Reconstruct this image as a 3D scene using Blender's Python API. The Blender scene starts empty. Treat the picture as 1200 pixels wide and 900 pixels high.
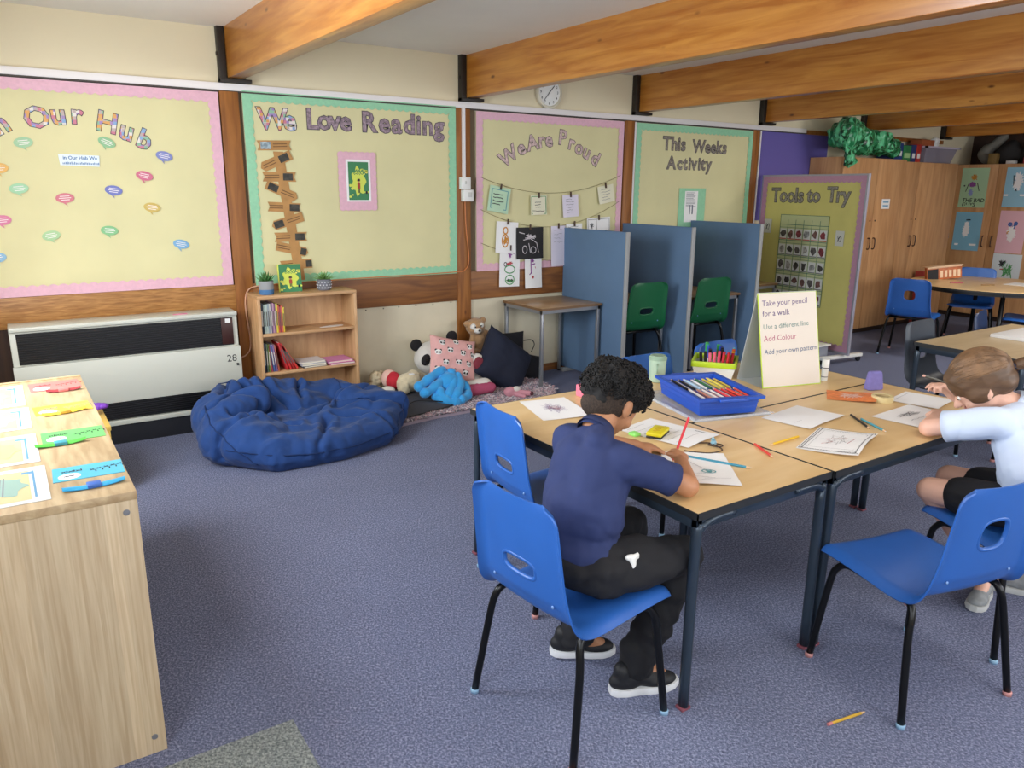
import bpy, bmesh, math, random
from mathutils import Vector, Matrix, Euler, noise
from math import sin, cos, pi, radians, sqrt, hypot, atan2
random.seed(7)
S = bpy.context.scene
C = S.collection

# ------------------------------------------------------------------ camera
FPX, PITCH, YAW, ROLL, CAMH = 892.98, radians(14.39), radians(33.81), radians(-0.4825), 1.485
_h = Vector((sin(YAW), cos(YAW), 0)); _f = _h*cos(PITCH) + Vector((0, 0, -sin(PITCH)))
_r = Vector((cos(YAW), -sin(YAW), 0)); _d = _f.cross(_r)
_r2 = _r*cos(ROLL) + _d*sin(ROLL); _d2 = -_r*sin(ROLL) + _d*cos(ROLL)
cam_data = bpy.data.cameras.new('camera'); cam = bpy.data.objects.new('camera', cam_data); C.objects.link(cam)
cam.matrix_world = Matrix(((_r2.x, -_d2.x, -_f.x, 0), (_r2.y, -_d2.y, -_f.y, 0), (_r2.z, -_d2.z, -_f.z, CAMH), (0, 0, 0, 1)))
cam_data.sensor_width = 36; cam_data.lens = FPX/1200*36; cam_data.clip_start = 0.05
S.camera = cam

# ------------------------------------------------------------------ light
S.view_settings.view_transform = 'Standard'; S.view_settings.look = 'None'
S.view_settings.gamma = 1; S.view_settings.exposure = 0.12
W = bpy.data.worlds.new('sky'); S.world = W; W.use_nodes = True
W.node_tree.nodes['Background'].inputs[0].default_value = (0.75, 0.87, 1.0, 1)
W.node_tree.nodes['Background'].inputs[1].default_value = 2.0

def area(name, loc, size, direction, power, col=(1, 1, 1), spread=180):
    l = bpy.data.lights.new(name, 'AREA'); l.shape = 'RECTANGLE'; l.size, l.size_y = size
    l.energy = power; l.color = col; l.spread = radians(spread)
    o = bpy.data.objects.new(name, l); C.objects.link(o); o.location = loc
    o.rotation_euler = Vector(direction).to_track_quat('-Z', 'Z').to_euler()
    return o
XL = -0.50     # window wall plane
LEFTWIN = [(-1.9, -0.5), (0.0, 1.5), (2.15, 3.95)]
for i, (a, b) in enumerate(LEFTWIN):
    area('window_daylight', (XL-0.06, (a+b)/2, 1.80), (b-a, 0.74), (1, 0.0, -0.30), [26, 26, 118][i], (0.90, 0.95, 1.0))
BACKWIN = [(0.6, 2.4), (3.2, 5.0), (5.8, 7.6)]
for a, b in BACKWIN:
    area('window_daylight', ((a+b)/2, -2.36, 1.55), (b-a, 1.25), (0, 1, -0.05), 36 if a < 5 else 85, (0.95, 0.97, 1.0))
CEILFILL = [(2.1, 0.4), (5.4, 0.6), (7.1, 2.2), (3.75, -1.2)]  # unseen fill lights added under the ceiling to lift the room's ambient
for x, y in CEILFILL:
    area('ceiling_fill_light', (x, y, 2.365), (0.5, 1.1), (0, 0, -1), 32 if x > 7 else 13, (1.0, 0.93, 0.82))

# ------------------------------------------------------------------ materials
def lin(c):
    if isinstance(c, str):
        c = [int(c[i:i+2], 16)/255 for i in (0, 2, 4)]
    return tuple((v/12.92 if v <= 0.04045 else ((v+0.055)/1.055)**2.4) for v in c) + (1,)
MATS = {}
def M(name, col, rough=0.55, metal=0, var=0, vscale=8, bump=0, bscale=200, stretch=(1, 1, 1), trans=0, alpha=1, col2=None, coat=0, sheen=0, detail=3):
    if name in MATS: return MATS[name]
    m = bpy.data.materials.new(name); m.use_nodes = True; n = m.node_tree; b = n.nodes['Principled BSDF']
    b.inputs['Base Color'].default_value = lin(col); b.inputs['Roughness'].default_value = rough; b.inputs['Metallic'].default_value = metal
    if trans: b.inputs['Transmission Weight'].default_value = trans; b.inputs['IOR'].default_value = 1.3
    if alpha < 1: b.inputs['Alpha'].default_value = alpha
    if coat: b.inputs['Coat Weight'].default_value = coat; b.inputs['Coat Roughness'].default_value = 0.2
    if sheen: b.inputs['Sheen Weight'].default_value = sheen
    if var or bump or col2:
        tc = n.nodes.new('ShaderNodeTexCoord'); mp = n.nodes.new('ShaderNodeMapping'); mp.inputs['Scale'].default_value = stretch
        n.links.new(tc.outputs['Object'], mp.inputs['Vector'])
    if var or col2:
        t = n.nodes.new('ShaderNodeTexNoise'); t.inputs['Scale'].default_value = vscale; t.inputs['Detail'].default_value = detail
        n.links.new(mp.outputs[0], t.inputs['Vector'])
        r = n.nodes.new('ShaderNodeValToRGB'); c = lin(col); v = var or 0.2
        r.color_ramp.elements[0].position = 0.3; r.color_ramp.elements[1].position = 0.7
        r.color_ramp.elements[0].color = tuple(x*(1-v) for x in c[:3])+(1,)
        r.color_ramp.elements[1].color = lin(col2) if col2 else tuple(min(1, x*(1+v)) for x in c[:3])+(1,)
        if col2: r.color_ramp.elements[0].color = c
        n.links.new(t.outputs['Fac'], r.inputs[0]); n.links.new(r.outputs[0], b.inputs['Base Color'])
    if bump:
        t2 = n.nodes.new('ShaderNodeTexNoise'); t2.inputs['Scale'].default_value = bscale; t2.inputs['Detail'].default_value = 3
        n.links.new(mp.outputs[0], t2.inputs['Vector'])
        bp = n.nodes.new('ShaderNodeBump'); bp.inputs['Strength'].default_value = bump; bp.inputs['Distance'].default_value = 0.004
        n.links.new(t2.outputs['Fac'], bp.inputs['Height']); n.links.new(bp.outputs[0], b.inputs['Normal'])
    MATS[name] = m; return m
def WOOD(name, c1, c2, grain, rough=0.45, scale=6, knots=False, coat=0, bump=0.05, bands=None):
    """grain: mapping scale, small along the grain, large across it"""
    if name in MATS: return MATS[name]
    m = bpy.data.materials.new(name); m.use_nodes = True; n = m.node_tree; b = n.nodes['Principled BSDF']
    b.inputs['Roughness'].default_value = rough
    if coat: b.inputs['Coat Weight'].default_value = coat; b.inputs['Coat Roughness'].default_value = 0.18
    tc = n.nodes.new('ShaderNodeTexCoord'); mp = n.nodes.new('ShaderNodeMapping'); mp.inputs['Scale'].default_value = grain
    n.links.new(tc.outputs['Object'], mp.inputs['Vector'])
    t = n.nodes.new('ShaderNodeTexNoise'); t.inputs['Scale'].default_value = scale; t.inputs['Detail'].default_value = 6; t.inputs['Distortion'].default_value = 0.6
    n.links.new(mp.outputs[0], t.inputs['Vector'])
    r = n.nodes.new('ShaderNodeValToRGB'); r.color_ramp.elements[0].position = 0.35; r.color_ramp.elements[1].position = 0.68
    r.color_ramp.elements[0].color = lin(c1); r.color_ramp.elements[1].color = lin(c2)
    n.links.new(t.outputs['Fac'], r.inputs[0]); out = r.outputs[0]
    if bands:     # wide strips of a different tone (laminate staves)
        sx = n.nodes.new('ShaderNodeMapping'); sx.inputs['Scale'].default_value = bands[0]
        n.links.new(tc.outputs['Object'], sx.inputs['Vector'])
        v = n.nodes.new('ShaderNodeTexVoronoi'); v.voronoi_dimensions = '1D' if False else '3D'; v.inputs['Scale'].default_value = 1; v.inputs['Randomness'].default_value = 0.6
        n.links.new(sx.outputs[0], v.inputs['Vector'])
        bw = n.nodes.new('ShaderNodeSeparateColor'); n.links.new(v.outputs['Color'], bw.inputs[0])
        mr = n.nodes.new('ShaderNodeMapRange'); mr.inputs['To Min'].default_value = bands[1]; mr.inputs['To Max'].default_value = bands[2]
        n.links.new(bw.outputs[0], mr.inputs[0])
        mx = n.nodes.new('ShaderNodeMix'); mx.data_type = 'RGBA'; mx.blend_type = 'MULTIPLY'; mx.inputs[0].default_value = 1
        n.links.new(out, mx.inputs[6]); n.links.new(mr.outputs[0], mx.inputs[7]); out = mx.outputs[2]
    if knots:
        v = n.nodes.new('ShaderNodeTexVoronoi'); v.inputs['Scale'].default_value = 2.3
        mp2 = n.nodes.new('ShaderNodeMapping'); mp2.inputs['Scale'].default_value = knots
        n.links.new(tc.outputs['Object'], mp2.inputs['Vector']); n.links.new(mp2.outputs[0], v.inputs['Vector'])
        kr = n.nodes.new('ShaderNodeValToRGB'); kr.color_ramp.elements[0].position = 0.03; kr.color_ramp.elements[1].position = 0.09
        kr.color_ramp.elements[0].color = (0.28, 0.18, 0.12, 1); kr.color_ramp.elements[1].color = (1, 1, 1, 1)
        n.links.new(v.outputs['Distance'], kr.inputs[0])
        mx = n.nodes.new('ShaderNodeMix'); mx.data_type = 'RGBA'; mx.blend_type = 'MULTIPLY'; mx.inputs[0].default_value = 1
        n.links.new(out, mx.inputs[6]); n.links.new(kr.outputs[0], mx.inputs[7]); out = mx.outputs[2]
    n.links.new(out, b.inputs['Base Color'])
    bp = n.nodes.new('ShaderNodeBump'); bp.inputs['Strength'].default_value = bump; bp.inputs['Distance'].default_value = 0.003
    n.links.new(t.outputs['Fac'], bp.inputs['Height']); n.links.new(bp.outputs[0], b.inputs['Normal'])
    MATS[name] = m; return m

beam_wood = WOOD('beam_pine', 'A8641F', 'C98A3C', (9, 0.7, 9), 0.34, 3, knots=(3, 1.2, 3), coat=0.35)
post_wood = WOOD('post_wood', '7E4A1C', 'A0662C', (9, 9, 0.8), 0.5, 3, knots=(3, 3, 1.5))
rail_wood = WOOD('rail_wood', '6E4220', '94602F', (0.9, 9, 9), 0.5, 3)
rail_light = WOOD('rail_wood_light', '8A5A26', 'B58246', (1.6, 9, 14), 0.5, 6)
dark_wood = WOOD('dark_panel', '2E1B10', '3E2616', (6, 6, 0.8), 0.7, 3)
table_wood = WOOD('table_beech', 'D9B680', 'E4C594', (0.8, 5, 5), 0.32, 3, bump=0.01)
desk_wood = WOOD('storage_oak', 'BCA584', 'D2BFA0', (34, 34, 1.1), 0.5, 3, bump=0.03, bands=((10, 0.01, 0.01), 0.88, 1.06))
desk_top = WOOD('storage_oak_top', 'A08764', 'BDA783', (10, 1.2, 10), 0.45, 4, bump=0.02)
shelf_wood = WOOD('bookcase_beech', 'B98F63', 'CFA67A', (6, 6, 0.9), 0.5, 4, bump=0.02)
cup_wood = WOOD('cupboard_beech', 'BC8A5C', 'D2A272', (7, 7, 0.7), 0.42, 3, bump=0.01, bands=((2.5, 2.5, 0.01), 0.93, 1.05))
box_wood = M('yellow_wood', 'D9B458', 0.5, var=0.1, vscale=6)
ceil_m = M('ceiling_paint', 'E6E2DA', 0.9, var=0.02, vscale=3)
wall_m = M('cream_paint', 'D9CDAE', 0.85, var=0.02, vscale=2)
white_m = M('white_panel', 'D2C8AE', 0.7, var=0.05, vscale=5)
trunk_m = M('white_trunking', 'E3DEDC', 0.5)
steel_dark = M('dark_steel', '2A241E', 0.5, metal=0.3)
yellow_paper = M('yellow_paper', 'D6CF9F', 0.7, var=0.04, vscale=3, bump=0.6, bscale=5)
yellow_paper2 = M('yellow_fabric_paper', 'CBC272', 0.8, var=0.05, vscale=4, bump=0.25, bscale=7)
pink_b = M('pink_border', 'DDAFBE', 0.6, var=0.05, vscale=60)
green_b = M('mint_border', '93CBA4', 0.6, var=0.05, vscale=60)
purple_w = M('purple_paint', '63589F', 0.7)
black_m = M('black_plastic', '17171A', 0.45)
grille_m = M('grille_black', '0E0E10', 0.4)
heater_m = M('heater_enamel', 'C9CBBF', 0.4)
navy_plastic = M('navy_plastic', '14284C', 0.4)
blue_chair = M('blue_chair', '2A5FAE', 0.36, var=0.06, vscale=5, bump=0.05, bscale=500)
green_chair = M('green_chair', '0A5A34', 0.4, bump=0.05, bscale=500)
grey_chair = M('grey_chair', '3F4650', 0.45, bump=0.05, bscale=500)
navy_chair = M('navy_chair', '22355A', 0.45, bump=0.05, bscale=500)
tube_black = M('black_tube', '131416', 0.28, metal=0.4)
tube_grey = M('grey_tube', '8E9094', 0.35, metal=0.5)
leg_steel = M('table_steel', '36424F', 0.3, metal=0.35)
edge_m = M('table_edge', '232527', 0.5)
divider_m = M('divider_blue', '5F7C9C', 0.75, var=0.06, vscale=4)
divider_t = M('divider_trim', '9A9C9C', 0.5)
bag_m = M('bean_bag_cloth', '133C78', 0.85, var=0.12, vscale=10, bump=0.25, bscale=500, sheen=0.1)
navy_cloth = M('navy_cloth', '121B33', 0.85, bump=0.2, bscale=400, sheen=0.15)
shirt_m = M('navy_polo', '27335F', 0.88, var=0.06, vscale=12, bump=0.2, bscale=700)
white_shirt = M('white_polo', 'CFDCF2', 0.85, bump=0.15, bscale=600)
black_cloth = M('black_trousers', '15151A', 0.85, bump=0.2, bscale=500)
skin_m = M('skin_tan', 'B07B58', 0.5, var=0.04, vscale=20)
skin_l = M('skin_light', 'E0B09A', 0.5, var=0.04, vscale=20)
hair_black = M('hair_black', '0D0908', 0.78, var=0.3, vscale=60)
hair_fade = M('hair_fade', '35281F', 0.85, var=0.55, vscale=220, bump=0.4, bscale=500)
hair_brown = M('hair_brown', '5E4530', 0.5, var=0.25, vscale=14, stretch=(1, 1, 6))
paper_m = M('white_paper', 'ECEBEA', 0.7)
ink_g = M('ink_grey', '77777C', 0.8)
ink_k = M('ink_black', '26262A', 0.8)
white_pl = M('white_plastic', 'E4E4E0', 0.4)
grey_cloth = M('charcoal_cloth', '44464F', 0.9, var=0.12, vscale=10, bump=0.2, bscale=300)
def col(name, c, rough=0.5, **k): return M(name, c, rough, **k)

# ------------------------------------------------------------------ mesh building
class MB:
    def __init__(s): s.v = []; s.f = []; s.m = []
    def add(s, vs, fs, mi=0, T=None):
        o = len(s.v)
        s.v += [tuple(T @ Vector(v)) if T is not None else tuple(v) for v in vs]
        s.f += [tuple(i+o for i in f) for f in fs]; s.m += [mi]*len(fs); return s
    def box(s, x0, x1, y0, y1, z0, z1, bev=0, mi=0, T=None):
        x0, x1 = min(x0, x1), max(x0, x1); y0, y1 = min(y0, y1), max(y0, y1); z0, z1 = min(z0, z1), max(z0, z1)
        if bev <= 0:
            vs = [(x, y, z) for z in (z0, z1) for x, y in ((x0, y0), (x1, y0), (x1, y1), (x0, y1))]
            fs = [(3, 2, 1, 0), (4, 5, 6, 7), (0, 1, 5, 4), (1, 2, 6, 5), (2, 3, 7, 6), (3, 0, 4, 7)]
            return s.add(vs, fs, mi, T)
        bm = bmesh.new(); bmesh.ops.create_cube(bm, size=1)
        for v in bm.verts: v.co = Vector(((x0+x1)/2+v.co.x*(x1-x0), (y0+y1)/2+v.co.y*(y1-y0), (z0+z1)/2+v.co.z*(z1-z0)))
        bev = min(bev, 0.49*min(x1-x0, y1-y0, z1-z0))
        bmesh.ops.bevel(bm, geom=bm.edges[:], offset=bev, segments=2, affect='EDGES', profile=0.5)
        bm.verts.index_update()
        s.add([v.co.copy() for v in bm.verts], [[v.index for v in f.verts] for f in bm.faces], mi, T); bm.free(); return s
    def tube(s, pts, r, seg=8, mi=0, T=None, cap=True, flat=1.0, up=None):
        pts = [Vector(p) for p in pts]; n = len(pts); rs = r if isinstance(r, (list, tuple)) else [r]*n
        vs = []; prev = None
        for i, p in enumerate(pts):
            t = (pts[min(i+1, n-1)]-pts[max(i-1, 0)])
            t = t.normalized() if t.length > 1e-9 else Vector((0, 0, 1))
            a = Vector(up) if up else (prev if prev else (Vector((0, 0, 1)) if abs(t.z) < 0.9 else Vector((1, 0, 0))))
            e1 = (a - t*a.dot(t)); e1 = e1.normalized() if e1.length > 1e-6 else t.orthogonal().normalized(); e2 = t.cross(e1); prev = e1
            for k in range(seg):
                an = 2*pi*k/seg; vs.append(p + e1*cos(an)*rs[i] + e2*sin(an)*rs[i]*flat)
        fs = [(i*seg+k, i*seg+(k+1) % seg, (i+1)*seg+(k+1) % seg, (i+1)*seg+k) for i in range(n-1) for k in range(seg)]
        if cap: fs += [tuple(range(seg-1, -1, -1)), tuple((n-1)*seg+k for k in range(seg))]
        return s.add(vs, fs, mi, T)
    def lathe(s, prof, seg=20, mi=0, T=None, flat=1.0):
        vs = [(r*cos(2*pi*k/seg), r*sin(2*pi*k/seg)*flat, z) for r, z in prof for k in range(seg)]
        n = len(prof)
        fs = [(i*seg+k, i*seg+(k+1) % seg, (i+1)*seg+(k+1) % seg, (i+1)*seg+k) for i in range(n-1) for k in range(seg)]
        fs += [tuple(range(seg-1, -1, -1)), tuple((n-1)*seg+k for k in range(seg))]
        return s.add(vs, fs, mi, T)
    def ball(s, c, r, seg=14, rings=9, mi=0, T=None, R=None):
        r = r if isinstance(r, (tuple, list)) else (r, r, r); vs = []
        for i in range(rings+1):
            th = pi*i/rings
            for k in range(seg):
                p = Vector((r[0]*sin(th)*cos(2*pi*k/seg), r[1]*sin(th)*sin(2*pi*k/seg), r[2]*cos(th)))
                if R is not None: p = R @ p
                vs.append(p+Vector(c))
        fs = [(i*seg+k, (i+1)*seg+k, (i+1)*seg+(k+1) % seg, i*seg+(k+1) % seg) for i in range(rings) for k in range(seg)]
        return s.add(vs, fs, mi, T)
    def grid(s, fn, nu, nv, mi=0, T=None, thick=0, closed=False):
        vs = [fn(i/nu, j/nv) for j in range(nv+1) for i in range(nu+1)]
        q = lambda i, j: j*(nu+1)+i
        fs = [(q(i, j), q(i+1, j), q(i+1, j+1), q(i, j+1)) for j in range(nv) for i in range(nu)]
        return s.add(vs, fs, mi, T)
    def poly(s, pts, w=0.0, mi=0, T=None, thick=0):
        n = len(pts); vs = [(p[0], p[1], w) for p in pts]; fs = [tuple(range(n))]
        if thick:
            vs += [(p[0], p[1], w-thick) for p in pts]; fs += [tuple(range(2*n-1, n-1, -1))] + [(i, i+n, (i+1) % n+n, (i+1) % n) for i in range(n)]
        return s.add(vs, fs, mi, T)
    def stroke(s, pts, wd, w=0.0, mi=0, T=None):
        pts = [Vector((p[0], p[1])) for p in pts]; n = len(pts); vs = []
        for i, p in enumerate(pts):
            t = pts[min(i+1, n-1)]-pts[max(i-1, 0)]
            t = t.normalized() if t.length > 1e-9 else Vector((1, 0)); nn = Vector((-t.y, t.x))*wd/2
            vs += [(p.x+nn.x, p.y+nn.y, w), (p.x-nn.x, p.y-nn.y, w)]
        return s.add(vs, [(2*i, 2*i+1, 2*i+3, 2*i+2) for i in range(n-1)], mi, T)
    def mesh(s, name, mats, smooth=False, off=None):
        me = bpy.data.meshes.new(name)
        vs = s.v if off is None else [(v[0]-off[0], v[1]-off[1], v[2]-off[2]) for v in s.v]
        me.from_pydata([tuple(v) for v in vs], [], s.f)
        for m in (mats if isinstance(mats, (list, tuple)) else [mats]): me.materials.append(m)
        me.polygons.foreach_set('material_index', s.m)
        if smooth: me.polygons.foreach_set('use_smooth', [True]*len(s.f))
        me.validate(); me.update()
        if smooth == 'auto':
            bm = bmesh.new(); bm.from_mesh(me)
            for e in bm.edges:
                if len(e.link_faces) == 2 and e.calc_face_angle(0) > radians(38): e.smooth = False
            bm.to_mesh(me); bm.free()
        return me
ORG = {}
def thing(name, label, cat, loc=(0, 0, 0), rz=0, group=None, world=False, kind=None):
    o = bpy.data.objects.new(name, None); C.objects.link(o); o.location = loc; o.rotation_euler = (0, 0, rz); o.empty_display_size = 0.05
    if label: o['label'] = label
    if cat: o['category'] = cat
    if group: o['group'] = group
    if kind: o['kind'] = kind
    if world: ORG[o.name] = Vector(loc)
    return o
def obj(name, mb, mats, parent=None, smooth='auto', label=None, cat=None, group=None, kind=None, center=False):
    off = ORG.get(parent.name) if parent else None; loc = Vector((0, 0, 0))
    if parent is None and center:
        n = len(mb.v); loc = Vector((sum(v[0] for v in mb.v)/n, sum(v[1] for v in mb.v)/n, min(v[2] for v in mb.v))); off = loc
    me = mb.mesh(name, mats, smooth, off); o = bpy.data.objects.new(name, me); C.objects.link(o); o.location = loc
    if parent is not None:
        o.parent = parent
        if off is not None: ORG[o.name] = off
    for k, v in (('label', label), ('category', cat), ('group', group), ('kind', kind)):
        if v: o[k] = v
    return o
def struct(name, mb, mats, smooth='auto', label=None, cat=None):
    return obj(name, mb, mats, None, smooth, label=label, cat=cat, kind='structure')
KIDS = {}
def dup(root, loc, rz, label, group=None, mat=None):
    def cp(o, par):
        c = o.copy(); C.objects.link(c)
        if par is not None: c.parent = par
        for ch in [x for x in o.children]: cp(ch, c)
        return c
    r = cp(root, None); r.location = loc; r.rotation_euler = (0, 0, rz); r['label'] = label
    if group: r['group'] = group
    elif 'group' in r.keys(): del r['group']
    return r
def Fr(o, x, y):
    """matrix of a plane: origin, u axis, v axis, w = u x v"""
    x = Vector(x).normalized(); y = Vector(y).normalized(); z = x.cross(y)
    return Matrix(((x.x, y.x, z.x, o[0]), (x.y, y.y, z.y, o[1]), (x.z, y.z, z.z, o[2]), (0, 0, 0, 1)))
def flat(x, y, z, deg):      # sheet lying on a horizontal surface
    a = radians(deg); return Fr((x, y, z), (cos(a), sin(a), 0), (-sin(a), cos(a), 0))
DG = None
def evalmesh(o):
    bpy.context.view_layer.update()
    return bpy.data.meshes.new_from_object(o.evaluated_get(bpy.context.evaluated_depsgraph_get()))
TX = {}
def textdata(s, off=0.0, ext=0.0, res=2):
    k = (s, off, ext)
    if k in TX: return TX[k]
    cu = bpy.data.curves.new('txt', 'FONT'); cu.body = s; cu.size = 1; cu.offset = off; cu.extrude = ext; cu.resolution_u = res; cu.fill_mode = 'FRONT' if ext == 0 else 'BOTH'
    o = bpy.data.objects.new('txt', cu); C.objects.link(o); me = evalmesh(o)
    vs = [v.co.copy() for v in me.vertices]; fs = [tuple(p.vertices) for p in me.polygons]
    bpy.data.objects.remove(o); bpy.data.curves.remove(cu); bpy.data.meshes.remove(me)
    TX[k] = (vs, fs); return TX[k]
def text(mb, s, size, T, off=0.0, ext=0.0, mi=0, u=0, v=0, w=0, rot=0, shear=0):
    vs, fs = textdata(s, off, ext)
    if not vs: return 0
    ca, sa = cos(rot), sin(rot); out = []
    for p in vs:
        x, y = (p.x+shear*p.y)*size, p.y*size; out.append((u+x*ca-y*sa, v+x*sa+y*ca, w+p.z*size))
    mb.add(out, fs, mi, T); return max(p.x for p in vs)*size
def adv(s):
    vs, _ = textdata(s); return max(p.x for p in vs) if vs else 0.3
# lofted soft bodies: overlapping volumes merged into one skin by a voxel remesh
def blob(prims, voxel=0.008, smooth=6, disp=None, seg=16):
    mb = MB()
    for p in prims:
        if p[0] == 's':
            R = Euler(p[3]).to_matrix() if len(p) > 3 else None
            mb.ball(p[1], p[2], seg, max(8, seg*2//3), R=R)
        elif p[0] == 'c':
            a, b, ra, rb = Vector(p[1]), Vector(p[2]), p[3], p[4]; fl = p[5] if len(p) > 5 else 1.0
            up = p[6] if len(p) > 6 else None
            d = (b-a).normalized(); n = 6; pts = []; rs = []
            for k in range(1, 5): an = pi/2*k/5; pts.append(a-d*ra*cos(an)); rs.append(ra*sin(an))
            for k in range(n+1): t = k/n; pts.append(a.lerp(b, t)); rs.append(ra+(rb-ra)*t)
            for k in range(4, 0, -1): an = pi/2*k/5; pts.append(b+d*rb*cos(an)); rs.append(rb*sin(an))
            mb.tube(pts, rs, seg, flat=fl, up=up)
    me = mb.mesh('blob', []); o = bpy.data.objects.new('blob', me); C.objects.link(o)
    m = o.modifiers.new('r', 'REMESH'); m.mode = 'VOXEL'; m.voxel_size = voxel; m.adaptivity = 0
    if smooth: sm = o.modifiers.new('s', 'SMOOTH'); sm.factor = 0.5; sm.iterations = smooth
    e = evalmesh(o); r = MB()
    if disp:
        r.v = [tuple(v.co + v.normal*disp(v.co, v.normal)) for v in e.vertices]
    else: r.v = [tuple(v.co) for v in e.vertices]
    r.f = [tuple(p.vertices) for p in e.polygons]; r.m = [0]*len(r.f)
    bpy.data.objects.remove(o); bpy.data.meshes.remove(me); bpy.data.meshes.remove(e)
    return r
def smoothpath(pts, n=4):
    P = [Vector(p) for p in pts]; out = []
    for i in range(len(P)-1):
        p0, p1, p2, p3 = P[max(i-1, 0)], P[i], P[i+1], P[min(i+2, len(P)-1)]
        for k in range(n):
            t = k/n; out.append(0.5*((2*p1)+(p2-p0)*t+(2*p0-5*p1+4*p2-p3)*t*t+(3*p1-p0-3*p2+p3)*t*t*t))
    out.append(P[-1]); return out

# ================================================================== SHELL OF THE ROOM
YW, XR, YB, ZC = 5.067, 10.25, -2.3, 2.40
m = M('carpet', '5C6382', 0.95, bump=0.7, bscale=260)
def carpet(name, a, b, c):
    mt = bpy.data.materials.new(name); mt.use_nodes = True; n = mt.node_tree; bs = n.nodes['Principled BSDF']; bs.inputs['Roughness'].default_value = 0.95
    bs.inputs['Specular IOR Level'].default_value = 0.15
    tc = n.nodes.new('ShaderNodeTexCoord')
    t = n.nodes.new('ShaderNodeTexNoise'); t.inputs['Scale'].default_value = 150; t.inputs['Detail'].default_value = 5; t.inputs['Roughness'].default_value = 0.8
    mp = n.nodes.new('ShaderNodeMapping'); mp.inputs['Scale'].default_value = (1, 0.8, 1); mp.inputs['Rotation'].default_value = (0, 0, 0.6)
    n.links.new(tc.outputs['Object'], mp.inputs[0]); n.links.new(mp.outputs[0], t.inputs['Vector'])
    r = n.nodes.new('ShaderNodeValToRGB'); e = r.color_ramp.elements; e[0].position = 0.34; e[0].color = lin(a); e[1].position = 0.66; e[1].color = lin(c)
    k = e.new(0.5); k.color = lin(b); n.links.new(t.outputs['Fac'], r.inputs[0])
    t3 = n.nodes.new('ShaderNodeTexNoise'); t3.inputs['Scale'].default_value = 2.5; n.links.new(tc.outputs['Object'], t3.inputs['Vector'])
    mr = n.nodes.new('ShaderNodeMapRange'); mr.inputs['To Min'].default_value = 0.85; mr.inputs['To Max'].default_value = 1.12; n.links.new(t3.outputs['Fac'], mr.inputs[0])
    mx = n.nodes.new('ShaderNodeMix'); mx.data_type = 'RGBA'; mx.blend_type = 'MULTIPLY'; mx.inputs[0].default_value = 1
    n.links.new(r.outputs[0], mx.inputs[6]); n.links.new(mr.outputs[0], mx.inputs[7]); n.links.new(mx.outputs[2], bs.inputs['Base Color'])
    bp = n.nodes.new('ShaderNodeBump'); bp.inputs['Strength'].default_value = 0.6; bp.inputs['Distance'].default_value = 0.004
    n.links.new(t.outputs['Fac'], bp.inputs['Height']); n.links.new(bp.outputs[0], bs.inputs['Normal'])
    return mt
carpet_m = carpet('carpet_blue', '41475B', '6D738E', 'A6ABC4')
patch_m = carpet('carpet_grey', '4A5052', '868D8C', 'B8BDB8')
floor = struct('floor', MB().box(XL, XR, YB, YW, -0.05, 0), carpet_m)
obj('carpet_tile', MB().box(0.03, 0.53, 1.41, 1.91, 0, 0.0015), patch_m, floor, label='grey speckled carpet tile let into the blue carpet')
struct('ceiling', MB().box(XL-0.1, XR+0.1, YB-0.1, YW+0.1, ZC, ZC+0.05), ceil_m)
struct('wall_back', MB().box(XL-0.1, XR+0.1, YW, YW+0.08, 0, ZC), wall_m)
struct('wall_right', MB().box(XR, XR+0.08, YB, YW, 0, ZC), dark_wood)
def wall_open(name, fix, axis, a0, a1, wins, z0, z1, mat):
    mb = MB(); cur = a0
    def bx(a, b, c, d):
        if axis == 'y': mb.box(fix-0.08, fix, a, b, c, d)
        else: mb.box(a, b, fix-0.08, fix, c, d)
    for a, b in wins: bx(cur, a, 0, ZC); bx(a, b, 0, z0); bx(a, b, z1, ZC); cur = b
    bx(cur, a1, 0, ZC); struct(name, mb, mat)
    for i, (a, b) in enumerate(wins):
        f = MB(); t = 0.04
        for q in (a, (a+b)/2-t/2, b-t):
            if axis == 'y': f.box(fix-0.05, fix+0.01, q, q+t, z0, z1)
            else: f.box(q, q+t, fix-0.05, fix+0.01, z0, z1)
        for q in (z0, z1-t):
            if axis == 'y': f.box(fix-0.05, fix+0.01, a, b, q, q+t)
            else: f.box(a, b, fix-0.05, fix+0.01, q, q+t)
        global NW; NW += 1; struct('window_%d' % NW, f, white_pl)
NW = 0
wall_open('wall_left', XL, 'y', YB, YW, LEFTWIN, 0.92, 2.18, wall_m)
wall_open('wall_front', YB, 'x', XL, XR, BACKWIN, 0.92, 2.18, wall_m)
# ceiling beams with steel shoes
BX = [-0.37, 1.288, 2.95, 4.62, 6.24, 7.88, 9.5]
for i, x in enumerate(BX):
    b = struct('trim_%d' % (i+1), MB().box(x, x+0.095, YB, YW-0.045, 2.115, ZC+0.02, 0.004), beam_wood)
    sh = MB().box(x-0.045, x-0.002, YW-0.05, YW, 2.09, 2.41, 0.002).box(x-0.045, x+0.14, YW-0.06, YW, 2.092, 2.113, 0.002).box(x+0.097, x+0.105, YW-0.05, YW, 2.10, 2.40)
    sh.box(x-0.052, x-0.044, YW-0.035, YW-0.015, 2.24, 2.26)
    obj('steel_shoe', sh, steel_dark, b)
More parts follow.
